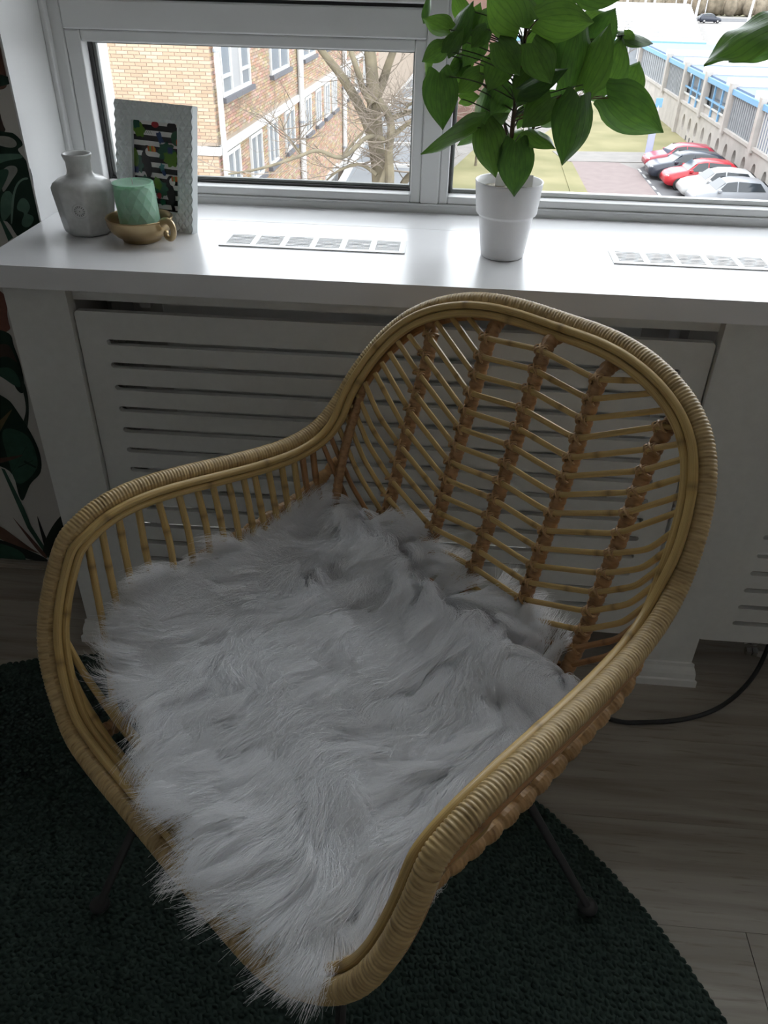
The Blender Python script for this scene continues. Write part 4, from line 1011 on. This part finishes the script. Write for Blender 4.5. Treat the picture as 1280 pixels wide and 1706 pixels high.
base('red_car', (.42, .02, .03), .25); base('dark_red_car', (.30, .03, .05), .25); base('black_car', (.03, .035, .05), .22); base('white_car', (.50, .50, .50), .25); base('grey_car', (.28, .29, .31), .25)
base('car_glass', (.03, .035, .04), .08); base('tyre', (.02, .02, .02), .8); base('alloy', (.4, .4, .42), .4, .8); base('lamp_glass', (.8, .8, .8), .2)
base('pole_grey', (.42, .43, .46), .5); base('flag_red', (.55, .04, .05), .7); base('flag_yellow', (.75, .55, .04), .7); base('flag_green', (.06, .35, .12), .7); noisy('hedge_brown', (.12, .10, .07), (.22, .18, .13), 1.2, .95)
noisy('dark_brick', (.17, .10, .08), (.22, .135, .11), 3, .9)
def gpoly(name, mat, pts, dz=0.0, label=None):
    m = MB(); V = [(x, y, GZ+dz) for x, y in pts]; n = len(V); m.add(V+[(x, y, GZ+dz-.2) for x, y in pts], [tuple(range(n))]+[tuple(reversed(range(n, 2*n)))]+[((i+1) % n, i, n+i, n+(i+1) % n) for i in range(n)])
    return structure(m.build(name, mat, smooth=False, fix=True), label)
gpoly('ground', 'pale_paving', [(-150, .9), (220, .9), (220, 420), (-150, 420)], 0, 'pale paved ground outside')
gpoly('lawn', 'winter_grass', [(4.2, 34), (7.0, 34), (7.2, 52.2), (6.4, 55.2), (16.1, 56.6), (16.1, 80), (12.5, 80), (6.0, 60.5), (2.0, 58), (-1, 44), (3, 34)], .03, 'dry winter lawn')
gpoly('lawn', 'winter_grass', [(20, 225), (70, 225), (90, 300), (-10, 300)], .03, 'distant green')
gpoly('footpath', 'pale_paving', [(6.9, 52.3), (16.1, 53.3), (16.1, 56.5), (6.4, 55.3)], .05)
gpoly('car_park', 'pink_paving', [(7.2, 34), (11.0, 34), (11.0, 50.6), (10.2, 52.5), (7.3, 52.3)], .04, 'pinkish paved car park lane')
gpoly('parking_bay', 'asphalt', [(11.0, 34), (16.1, 34), (16.1, 52.6), (12.0, 52.4), (11.0, 50.6)], .045, 'asphalt parking bays')
for k in range(8):
    yy = 50.4-k*1.45; o = gpoly('bay_marking', 'road_marking', [(11.05, yy-.45), (11.17, yy-.45), (11.17, yy+.35), (11.05, yy+.35)], .06)
gpoly('street', 'asphalt', [(-40, 190), (140, 214), (140, 224), (-40, 204)], .04, 'distant road')
gpoly('street', 'asphalt', [(14, 80), (60, 84), (60, 97), (8, 97)], .04, 'road before the hall')
gpoly('hedge_bed', 'winter_grass', [(6.2, 38), (7.3, 38), (7.3, 52), (6.6, 52)], .07)

# ---- yellow brick apartment building on the left
BCx = np.array([-4.584, 15.4]); BA = math.radians(2.4); bd = np.array([math.sin(BA), math.cos(BA)]); bnrm = np.array([math.cos(BA), -math.sin(BA)])
bld = tag(empty('brick_building', (BCx[0]-3, BCx[1]+3, GZ)), 'yellow brick apartment building with white bands and drainpipes across the gap', 'building')
def side(s, d, z): q = BCx+bd*s+bnrm*d; return (q[0], q[1], z)
def front(a, d, z): return (BCx[0]-a, BCx[1]-d, z)
m = MB(); foot = [BCx, BCx+bd*46, BCx+bd*46-np.array([14, 0]), BCx-np.array([14, 0])]; n = 4
m.add([(q[0], q[1], GZ) for q in foot]+[(q[0], q[1], 4.0) for q in foot], [(0, 1, 5, 4), (1, 2, 6, 5), (2, 3, 7, 6), (3, 0, 4, 7), (4, 5, 6, 7)]); m.build('wall', 'mortar', bld, fix=True, smooth=False)
WINS = [(.50, 2.60, -1.12, .75, 3), (4.42, 6.30, -1.15, .75, 2), (8.0, 9.7, -1.15, .75, 2), (11.2, 13.0, -1.15, .75, 2), (15, 16.8, -1.15, .75, 2), (19, 20.8, -1.15, .75, 2)]
LOW = [(.44, 1.40), (2.25, 3.25), (3.85, 4.78), (5.62, 6.70), (8.1, 8.95), (9.7, 10.45), (11.1, 11.9), (12.4, 13.2), (15.2, 16.1), (17.2, 18.1), (19.4, 20.3)]
for a_, b_ in LOW: WINS.append((a_, b_, -3.05, -2.10, 2))
for a_, b_ in LOW: WINS.append((a_, b_, -6.6, -4.8, 2))
def side_box(mb, s0, s1, d0, d1, z0, z1):
    V = [side(s, d, z) for z in (z0, z1) for s, d in ((s0, d0), (s1, d0), (s1, d1), (s0, d1))]
    mb.add(V, [(0, 3, 2, 1), (4, 5, 6, 7), (0, 1, 5, 4), (1, 2, 6, 5), (2, 3, 7, 6), (3, 0, 4, 7)])
for (s0, s1, z0, z1, nl) in WINS:
    fr = MB(); t_ = .07
    side_box(fr, s0, s1, .0, .05, z0, z0+t_); side_box(fr, s0, s1, .0, .05, z1-t_, z1)
    for k in range(nl+1):
        c = s0+(s1-s0)*k/nl; c = min(max(c, s0+t_/2), s1-t_/2); side_box(fr, c-t_/2, c+t_/2, .0, .05, z0+t_, z1-t_)
    if nl == 3: side_box(fr, s0+t_, s0+(s1-s0)/3, .0, .045, z0+.32, z0+.38); side_box(fr, s0+(s1-s0)*2/3, s1-t_, .0, .045, z0+.32, z0+.38)
    fo = fr.build('window', 'facade_white', bld, smooth=False, fix=True)
    for k in range(nl):
        g = MB(); side_box(g, s0+(s1-s0)*k/nl+t_*.4, s0+(s1-s0)*(k+1)/nl-t_*.4, .004, .014, z0+t_, z1-t_); g.build('pane', 'curtain' if (nl == 3 and k == 1) else 'far_glass', fo, smooth=False, fix=True)
    sl = MB(); side_box(sl, s0-.06, s1+.06, .0, .12, z0-.09, z0); sl.build('window_ledge', 'slate_sill', bld, smooth=False, fix=True)
bn = MB(); side_box(bn, -.06, 46, -.2, .06, -2.07, -1.91); V = [front(a, d, z) for z in (-2.07, -1.91) for a, d in ((-.06, .06), (14, .06), (14, -.02), (-.06, -.02))]
bn.add(V, [(0, 3, 2, 1), (4, 5, 6, 7), (0, 1, 5, 4), (1, 2, 6, 5), (2, 3, 7, 6), (3, 0, 4, 7)]); bn.build('stone_band', 'facade_white', bld, smooth=False, fix=True)
bn = MB(); side_box(bn, -.02, 46, -.2, .05, -5.1, -4.95); bn.build('stone_band', 'facade_white', bld, smooth=False, fix=True)
for s_, r_ in ((.10, .055), (7.35, .08), (14.4, .08), (22, .08)):
    d_ = MB(); d_.tube([side(s_, .10, GZ), side(s_, .10, 4)], r_, 10); pp = d_.build('drainpipe', 'facade_white', bld)
    d_ = MB()
    for z_ in (-.3, -2.6, -4.5): d_.tube([side(s_, .10, z_), side(s_, .10, z_+.05)], r_*1.25, 10)
    d_.build('pipe_bracket', 'sheet_metal', pp)
bw, bh, jt = .21, .0505, .0105
bm_ = MB(); bm_.box(-bw/2, bw/2, -.012, .02, -bh/2, bh/2); brick0 = bm_.build('brick', 'brick', bld, local=True); bo = world_loc(bld)
cand = []; row = 0; z = -3.4
while z < 2.7:
    a = .0+(.11 if row % 2 else 0.0)
    if not (-2.11 < z < -1.87):
        k = 0
        while a < 7.0:
            L0 = bw
            cx_, w_ = a+bw/2, 1.0
            if a < .1 and row % 2: pass
            X = front(cx_, .0, z); uvp = proj(np.array(X)); cand.append((X, uvp)); a += bw+jt
        if row % 2: cand.append((front(.05, .0, z), proj(np.array(front(.05, .0, z)))))
    z += bh+jt; row += 1
def vis(c): u, v = c[1]; return 165 < u < 365 and 70 < v < 305 and not (200 < u < 325 and v > 175)
cand.sort(key=lambda c: not vis(c)); first = True; rest = MB(); rg = random.Random(5)
BRC = [(.30, .205, .135), (.345, .245, .165), (.385, .285, .205), (.32, .22, .145)]
def brick_box(mb, fn, c, w, z):
    V = [fn(c+sx*w/2, d, z+sz*bh/2) for sz in (-1, 1) for sx, d in ((-1, .012), (1, .012), (1, -.01), (-1, -.01))]
    mb.add(V, [(0, 3, 2, 1), (4, 5, 6, 7), (0, 1, 5, 4), (1, 2, 6, 5), (3, 0, 4, 7)], tone=tuple(x*rg.uniform(.85, 1.12) for x in rg.choice(BRC)))
for i, (X, uvp) in enumerate(cand):
    short = abs((BCx[0]-X[0])-.05) < 1e-6
    if i < 300:
        o = brick0 if first else brick0.copy()
        if not first: COL.objects.link(o)
        first = False; o.location = Vector(X)-bo; o.scale = (.09/bw if short else 1, 1, 1)
    else: brick_box(rest, front, BCx[0]-X[0], .09 if short else bw, X[2])
row = 0; z = -4.8
while z < 2.7:
    if not (-2.11 < z < -1.87):
        s = .0 if row % 2 else .11
        while s < (24 if z < .7 else 12):
            c = s+bw/2
            if not any(w_[0]-.1 < c < w_[1]+.1 and w_[2]-.10 < z < w_[3]+.02 for w_ in WINS): brick_box(rest, side, c, bw, z)
            s += bw+jt
    z += bh+jt; row += 1
rest.build('brick', 'brick_joined', bld, smooth=False, kind='stuff', fix=True)

# ---- low flat-roofed annex running along the street, and a brick house beyond
anx = tag(empty('flat_roof_annex', (-1.6, 40, GZ)), 'low annex with a long grey flat roof and white seams behind the bare tree', 'building')
m = MB(); m.box(-3.6, -.6, 24, 62, GZ, -5.2); m.build('roof_deck', 'grey_roof', anx)
for k in range(9):
    yy = 26+k*4.2; m = MB(); m.box(-3.62, -.58, yy, yy+.22, -5.2, -5.1); m.build('roof_seam', 'facade_white', anx)
for x0 in (-3.75, -.6): m = MB(); m.box(x0, x0+.15, 24, 62, GZ, -5.0); m.build('parapet', 'facade_white', anx)
hs = tag(empty('brick_house', (0, 66, GZ)), 'dark brick house end wall beyond the flat roofed annex', 'building')
m = MB(); m.box(-3.9, 2.5, 64, 76, GZ, -.5); hw_ = m.build('wall', 'dark_brick', hs)
m = MB(); m.box(-4.0, 2.6, 63.9, 76.1, -.5, -.2); m.build('eaves', 'facade_white', hs)

# ---- bare trees
def grow(mb, p, d, L, r, depth, rg, spread=.6, up=.12, kids=3):
    n = 4; pts = [np.array(p, float)]; q = np.array(d, float)
    for i in range(n):
        q = q+np.array([rg.uniform(-1, 1), rg.uniform(-1, 1), rg.uniform(-.6, 1)+up])*.16; q /= np.linalg.norm(q); pts.append(pts[-1]+q*L/n)
    mb.tube(pts, np.linspace(r, r*.55, n+1), 5 if r > .02 else 3, caps=False)
    if depth > 0:
        for k in range(kids):
            t = rg.uniform(.35, 1.0); i = min(n-1, int(t*n)); b = pts[i]+(pts[i+1]-pts[i])*(t*n-i)
            a = rg.uniform(0, 6.28); e = np.array([math.cos(a), math.sin(a), rg.uniform(-.2, .6)]); nd_ = q*(1-spread)+e*spread; nd_ /= np.linalg.norm(nd_)
            grow(mb, b, nd_, L*rg.uniform(.5, .8), r*.5*rg.uniform(.8, 1.1), depth-1, rg, spread, up, kids)
def limb(mb, pts, r0, r1, seg=8):
    q = spline(pts, 6); mb.tube(q, np.linspace(r0, r1, len(q)), seg, caps=False); return q
tree = tag(empty('bare_tree', (-1.55, 18, GZ)), 'bare mossy tree with forked trunk in front of the brick building', 'tree', None)
T_ = lambda u, v, y: at(u, v, 1, y)
tm = MB(); tw = MB(); rg = random.Random(11)
trunkpts = [np.array([-1.55, 18.0, GZ]), np.array([-1.53, 18, -6]), T_(634, 318, 18), T_(628, 250, 18), T_(624, 190, 18), T_(621, 140, 18), T_(617, 90, 18), T_(612, 30, 18), T_(608, -40, 18)]
limb(tm, trunkpts, .22, .09, 10)
limbs = [([(630, 262), (612, 205), (590, 160), (568, 125), (545, 96), (520, 60), (500, 20)], .13, .05, 18), ([(622, 175), (606, 150), (598, 125), (588, 95), (578, 60), (565, 10)], .08, .04, 17.8),
 ([(628, 160), (640, 130), (650, 100), (664, 60), (672, 10)], .11, .05, 18.1),
 ([(646, 330), (650, 290), (648, 250), (652, 210), (640, 180), (630, 165)], .11, .07, 17.4), ([(632, 318), (645, 280), (648, 255)], .10, .09, 17.5),
 ([(650, 198), (672, 190), (692, 182), (715, 168), (740, 160)], .06, .03, 17.4), ([(655, 226), (674, 210), (696, 194), (720, 188)], .06, .03, 17.5), ([(673, 190), (680, 176), (694, 168)], .035, .02, 17.4),
 ([(648, 236), (624, 228), (602, 236), (570, 262), (535, 252), (505, 258), (465, 272), (420, 284), (380, 290)], .055, .018, 17.3), ([(502, 258), (486, 236), (470, 216)], .025, .012, 17.3),
 ([(628, 292), (606, 276), (585, 276), (562, 286), (545, 300)], .045, .02, 17.6), ([(570, 262), (600, 225), (628, 200)], .03, .02, 17.2), ([(664, 330), (675, 302), (690, 285), (710, 262)], .10, .05, 18.4)]
for pts, r0, r1, yy in limbs:
    q = limb(tm, [T_(u, v, yy+.12*math.sin(i*1.7)-(.36*i if len(pts) == 9 else 0)) for i, (u, v) in enumerate(pts)], r0, r1)
    for k in range(11):
        i = rg.randrange(3, len(q)); a = rg.uniform(0, 6.28); e = np.array([math.cos(a), math.sin(a)*.6, rg.uniform(-.35, .7)]); e /= np.linalg.norm(e)
        grow(tw, q[i], e, rg.uniform(.5, 1.1), .014, 2, rg, .55, .05, 3)
tm.build('trunk', 'bark', tree); tw.build('twigs', 'twig', tree, kind='stuff')
def bare_tree(x, y, h, seed, label, group=None, r=.12, depth=4, kids=3):
    t = tag(empty('bare_tree', (x, y, GZ)), label, 'tree', group); rg = random.Random(seed); a = MB(); b = MB()
    P0 = [np.array([x, y, GZ]), np.array([x+rg.uniform(-.2, .2), y, GZ+h*.3]), np.array([x+rg.uniform(-.3, .3), y, GZ+h*.62]), np.array([x+rg.uniform(-.4, .4), y, GZ+h])]
    q = limb(a, P0, r, r*.25)
    for k in range(10):
        i = rg.randrange(len(q)//4, len(q)); an = rg.uniform(0, 6.28); grow(b, q[i], (math.cos(an)*.8, math.sin(an)*.8, .55), h*rg.uniform(.18, .36)*(.62 if h > 10 else 1), r*.35, depth-1, rg, .5, .08, kids)
    a.build('trunk', 'bark', t); b.build('twigs', 'twig', t, kind='stuff')
bare_tree(14.0, 81.5, 5.2, 21, 'small bare street tree before the grey hall', r=.09, depth=4)
bare_tree(15.5, 30, 6.2, 22, 'bare tree whose fine branches cross the blue framed hall', r=.14, depth=5)
bare_tree(3.4, 46, 3.6, 23, 'bare shrub on the lawn behind the white plant pot', r=.06, depth=5)
bare_tree(1.4, 50, 5.0, 24, 'taller bare shrub tree at the edge of the dry lawn', r=.08, depth=5)
bare_tree(8.2, 64, 5.0, 25, 'bare tree on the lawn near the footpath', r=.09, depth=5)
bare_tree(12.5, 97, 7.5, 26, 'reddish bare tree at the corner of the striped roof hall', r=.10, depth=5)

# ---- cars
def car(x, y, rz, body, label, L=4.2, W=1.76, H=1.46, group=None):
    t = tag(empty('car', (x, y, GZ+.05)), label, 'car', group); ca, sa = math.cos(rz), math.sin(rz)
    def tr(p): return (x+p[0]*ca-p[1]*sa, y+p[0]*sa+p[1]*ca, GZ+.05+p[2])
    # stations along the car (front = +x): x, z_bottom, z_belt, z_top, half width belt, half width top
    st = [(-.50, .42, .72, .80, .60, .55), (-.485, .26, .86, .92, .80, .62), (-.44, .22, .93, 1.12, .86, .64), (-.34, .22, .95, 1.38, .88, .62), (-.15, .20, .94, 1.455, .88, .60), (.02, .20, .92, 1.44, .88, .60), (.11, .20, .91, 1.34, .88, .62), (.235, .20, .90, .96, .88, .74), (.36, .20, .83, .87, .87, .72), (.45, .22, .70, .76, .82, .66), (.49, .28, .56, .64, .70, .55), (.50, .36, .50, .54, .62, .50)]
    V = []
    for fx_, zb, ze, zt, hb, ht in st:
        xx = fx_*L; k = H/1.46; w = W/1.76
        for yy, zz in ((-hb*.96*w, zb), (-hb*w, (zb+ze)/2), (-hb*.985*w, ze), (-ht*w, ze+(zt-ze)*.9), (-ht*.7*w, zt), (ht*.7*w, zt), (ht*w, ze+(zt-ze)*.9), (hb*.985*w, ze), (hb*w, (zb+ze)/2), (hb*.96*w, zb)): V.append(tr((xx, yy, zz*k)))
    n = 10; F = [(i*n+j, (i+1)*n+j, (i+1)*n+(j+1) % n, i*n+(j+1) % n) for i in range(len(st)-1) for j in range(n)]+[tuple(range(n)), tuple(range((len(st)-1)*n, len(st)*n))[::-1]]
    m = MB(); m.add(V, F, True); bo_ = m.build('body', body, t, fix=True)
    k = H/1.46; w = W/1.76
    def quad(name, pts, mat='car_glass'):
        m = MB(); c = np.mean(pts, 0); m.add([tr(p_) for p_ in pts], [tuple(range(len(pts)))]); return m.build(name, mat, t, smooth=False)
    quad('windscreen', [(.228*L, -.70*w, .985*k), (.228*L, .70*w, .985*k), (.118*L, .60*w, 1.345*k), (.118*L, -.60*w, 1.345*k)])
    quad('rear_window', [(-.455*L, -.58*w, 1.08*k), (-.455*L, .58*w, 1.08*k), (-.36*L, .52*w, 1.38*k), (-.36*L, -.52*w, 1.38*k)])
    for s_ in (-1, 1):
        quad('side_window', [(.20*L, s_*.86*w, .975*k), (.105*L, s_*.665*w, 1.34*k), (-.02*L, s_*.64*w, 1.40*k), (-.02*L, s_*.865*w, .985*k)])
        quad('side_window', [(-.035*L, s_*.865*w, .985*k), (-.035*L, s_*.64*w, 1.40*k), (-.30*L, s_*.665*w, 1.35*k), (-.37*L, s_*.86*w, 1.02*k)])
        quad('headlamp', [(.492*L, s_*.45*w, .60*k), (.468*L, s_*.72*w, .62*k), (.455*L, s_*.74*w, .74*k), (.475*L, s_*.48*w, .70*k)], 'lamp_glass')
        m = MB(); q0 = tr((.19*L, s_*.92*w, .98*k)); m.box(q0[0]-.09, q0[0]+.09, q0[1]-.09, q0[1]+.09, q0[2]-.06, q0[2]+.07, .03); m.build('wing_mirror', body, t)
        for fx_ in (.315, -.30):
            m = MB(); m.tube([tr((fx_*L, s_*.70*w, .31)), tr((fx_*L, s_*.905*w, .31))], .31, 18); wh = m.build('wheel', 'tyre', t)
            m = MB(); m.tube([tr((fx_*L, s_*.90*w, .31)), tr((fx_*L, s_*.915*w, .31))], .19, 14); m.build('wheel_rim', 'alloy', wh)
    return t
PI = math.pi
car(13.45, 51.0, PI, 'dark_red_car', 'dark red hatchback furthest from the brick side in the parking row')
car(13.35, 48.75, PI, 'black_car', 'black estate car parked between two red cars', 4.5)
car(13.6, 46.55, PI, 'red_car', 'bright red hatchback parked between the black and white cars', 4.1)
car(13.95, 44.35, PI, 'white_car', 'white saloon car parked beside the bright red hatchback', 3.95)
car(13.95, 42.2, PI, 'grey_car', 'silver grey car parked beside the white saloon', 3.95)
car(45.5, 198.0, .13, 'white_car', 'white car driving on the distant road', 4.6); car(50.8, 196.5, .13, 'black_car', 'dark car driving on the distant road', 4.6, H=1.7)

# ---- concrete sports hall with blue window frames
hall = tag(empty('sports_hall', (22, 55, GZ)), 'pale concrete sports hall with oval holes and blue framed windows', 'building')
ZB, ZW, ZR = -6.95, -5.05, -4.6
m = MB()
oy = [62.6, 60.8, 59.0, 57.15, 55.3, 53.45, 51.6, 49.75, 47.9, 46.0, 44.1, 42.2]
holes = []
for y_ in oy: holes.append([(y_+.36*math.cos(t), -8.05+.52*math.sin(t)) for t in np.linspace(0, 2*math.pi, 16, endpoint=False)])
m.poly_plate([(30, GZ), (82, GZ), (82, ZB), (30, ZB)], holes, lambda a, b, d: (d, a, b), 16.1, 16.45); m.build('base_wall', 'concrete', hall, fix=True, smooth=False)
m = MB(); m.box(16.44, 40, 30, 82, GZ, ZB); m.build('plinth_block', 'concrete', hall)
for k, y_ in enumerate(np.arange(43, 62, 1.0)): m = MB(); m.box(16.07, 16.1, y_-.09, y_+.09, -8.95, -8.65); m.build('vent', 'slate_sill', hall)
posts = [82, 70.5, 64.4, 58.6, 52.8, 47.0, 41.2, 35.4]
for y_ in posts: m = MB(); m.box(15.9, 16.3, y_-.22, y_+.22, GZ if y_ in (64.4,) else ZB-.2, ZR+.1); m.build('pillar', 'concrete', hall)
m = MB(); m.box(16.0, 16.3, 30, 82, ZB-.05, ZB+.12); m.build('ledge', 'concrete', hall)
for k in range(len(posts)-1):
    y1_, y0_ = posts[k]-.22, posts[k+1]+.22
    if k in (2, 3):
        g = MB(); g.box(16.42, 16.46, y0_, y1_, ZB+.1, ZW); go = g.build('glazing', 'far_glass', hall)
        for zz in (ZB+.55, ZB+.95): f_ = MB(); f_.box(16.12, 16.2, y0_, y1_, zz, zz+.10); f_.build('window_rail', 'facade_white' if zz < ZB+.7 else 'blue_paint', hall)
        for q in range(1, 3): f_ = MB(); yy = y0_+(y1_-y0_)*q/3; f_.box(16.1, 16.2, yy-.08, yy+.08, ZB+.1, ZW); f_.build('mullion', 'blue_paint', hall)
        f_ = MB(); f_.box(16.22, 16.42, y0_, y1_, ZB+.1, ZB+.5); f_.build('balustrade', 'concrete', hall)
    else:
        nrib = 14
        g = MB(); g.box(16.2, 16.3, y0_, y1_, ZB+.1, ZW); cl = g.build('cladding', 'sheet_metal' if k != 5 else 'blue_roof', hall)
        for q in range(nrib): f_ = MB(); yy = y0_+(y1_-y0_)*(q+.5)/nrib; f_.box(16.16, 16.2, yy-.08, yy+.08, ZB+.1, ZW); f_.build('rib', 'sheet_metal' if k != 5 else 'facade_white', cl)
    f_ = MB(); f_.box(16.02, 16.3, y0_, y1_, ZW, ZW+.28); f_.build('fascia', 'blue_paint', hall)
    # ribbed flat roof: pale raised beam, blue-grey deck behind it
    ya, yb = posts[k+1], posts[k]; ym = ya+1.9
    m = MB(); m.box(16.15, 40, ya, ym, ZR-.3, ZR+.22, .03); m.build('roof_beam', 'facade_white', hall)
    m = MB(); m.box(16.2, 40, ym+.01, yb-.01, ZR-.3, ZR-.06); m.build('roof_deck', 'blue_roof', hall)

# ---- long sawtooth hall beyond
saw = tag(empty('striped_roof_hall', (18, 140, GZ)), 'long low grey hall with a white striped flat roof', 'building')
m = MB(); m.box(6, 26.0, 100, 196, GZ, -5.9); m.build('wall', 'sheet_metal', saw)
m = MB(); m.box(23.6, 26.1, 99.7, 100, GZ, -5.7); m.build('end_panel', 'facade_white', saw)
m = MB(); m.box(5.9, 26.1, 99.6, 100, -6.1, -5.75); m.build('fascia', 'blue_paint', saw)
for q in range(18): f_ = MB(); xx = 6.4+q*.98; f_.box(xx-.05, xx+.05, 99.9, 100.0, GZ+1.5, -6.1); f_.build('rib', 'facade_white', saw)
for k in range(15):
    y0_ = 100+k*6.4; xr = 26+k*1.35
    m = MB(); m.box(6, xr, y0_, y0_+2.9+.5*(k % 2), -6.0, -5.62); m.build('roof_strip', 'facade_white', saw)
    m = MB(); m.box(6, xr, y0_+3.45, y0_+6.35, -6.0, -5.72); m.build('roof_gutter', 'grey_roof', saw)

# ---- street furniture
col = tag(empty('parking_sign', (12.1, 53.7, GZ)), 'pale lilac parking sign column with a blue panel near the parked cars', 'sign')
base('sign_lilac', (.42, .44, .62), .6)
m = MB(); m.box(11.95, 12.35, 53.6, 53.85, GZ+.05, GZ+2.3, .04); m.build('column', 'sign_lilac', col)
m = MB(); m.tube([(12.2, 53.7, GZ+2.3), (12.2, 53.7, GZ+3.1)], .05, 8); m.build('pole', 'pole_grey', col)
m = MB(); m.box(12.0, 12.4, 53.66, 53.70, GZ+3.0, GZ+3.5, .01); m.build('panel', 'blue_paint', col)
for k, (u, yy) in enumerate(((1070, 203), (1085, 206), (1136, 202), (1158, 202), (1248, 203), (1040, 206))):
    b_ = at(u, 30, 1, yy); lp = tag(empty('lamp_post', (b_[0], yy, GZ)), 'slim pale lamp post along the distant road', 'lamp post', 'lamp posts along the distant road')
    m = MB(); m.tube([(b_[0], yy, GZ), (b_[0]+.6, yy, 2)], [.28, .14], 8); m.build('pole', 'pole_grey', lp)
    m = MB(); m.box(b_[0]+.2, b_[0]+1.8, yy-.2, yy+.2, 1.9, 2.1, .05); m.build('lamp_head', 'pole_grey', lp)
for k, (u, c) in enumerate(((1139, 'flag_red'), (1152, 'flag_red'), (1165, 'flag_yellow'), (1178, 'flag_green'), (1126, 'flag_green'))):
    b_ = at(u, 8, 1, 220.5); fl_ = tag(empty('banner', (b_[0], 220.5, GZ)), {'flag_red': 'red banner on a pole beyond the distant road', 'flag_yellow': 'yellow banner on a pole beyond the distant road', 'flag_green': 'green banner on a pole beyond the distant road'}[c], 'banner', c.replace('flag_', '')+' banners beyond the road')
    m = MB(); m.tube([(b_[0], 220.5, GZ), (b_[0], 220.5, 4)], .1, 6); m.build('pole', 'pole_grey', fl_)
    m = MB(); n = 9; V = [(b_[0]+.1+i*.17, 220.5+.2*math.sin(i*.9), z_) for z_ in (-5.2, 1.5) for i in range(n)]; V += [(p_[0], p_[1]+.03, p_[2]) for p_ in V]
    m.add(V, [(i, i+1, n+i+1, n+i) for i in range(n-1)]+[(2*n+i, 3*n+i, 3*n+i+1, 2*n+i+1) for i in range(n-1)]); m.build('cloth', c, fl_)
for k in range(8):
    rg = random.Random(90+k); bare_tree(34+k*6.2+rg.uniform(-.5, .5), 234+(k % 2)*9, 15+rg.uniform(-2, 4), 100+k, 'tall bare tree in the row beyond the distant road', 'bare trees beyond the road', r=.45, depth=4)
m = MB(); 
for k in range(60): rg = random.Random(k); x_ = 38+k*1.1; m.lathe([(0, 0), (1.2, .4), (1.6, 1.6), (1.1, 2.9+rg.random()), (0, 3.6)], 7, (x_, 226+rg.uniform(-2, 2), GZ))
tag(m.build('hedge', 'hedge_brown'), 'brown winter hedge lining the far side of the road', 'hedge')
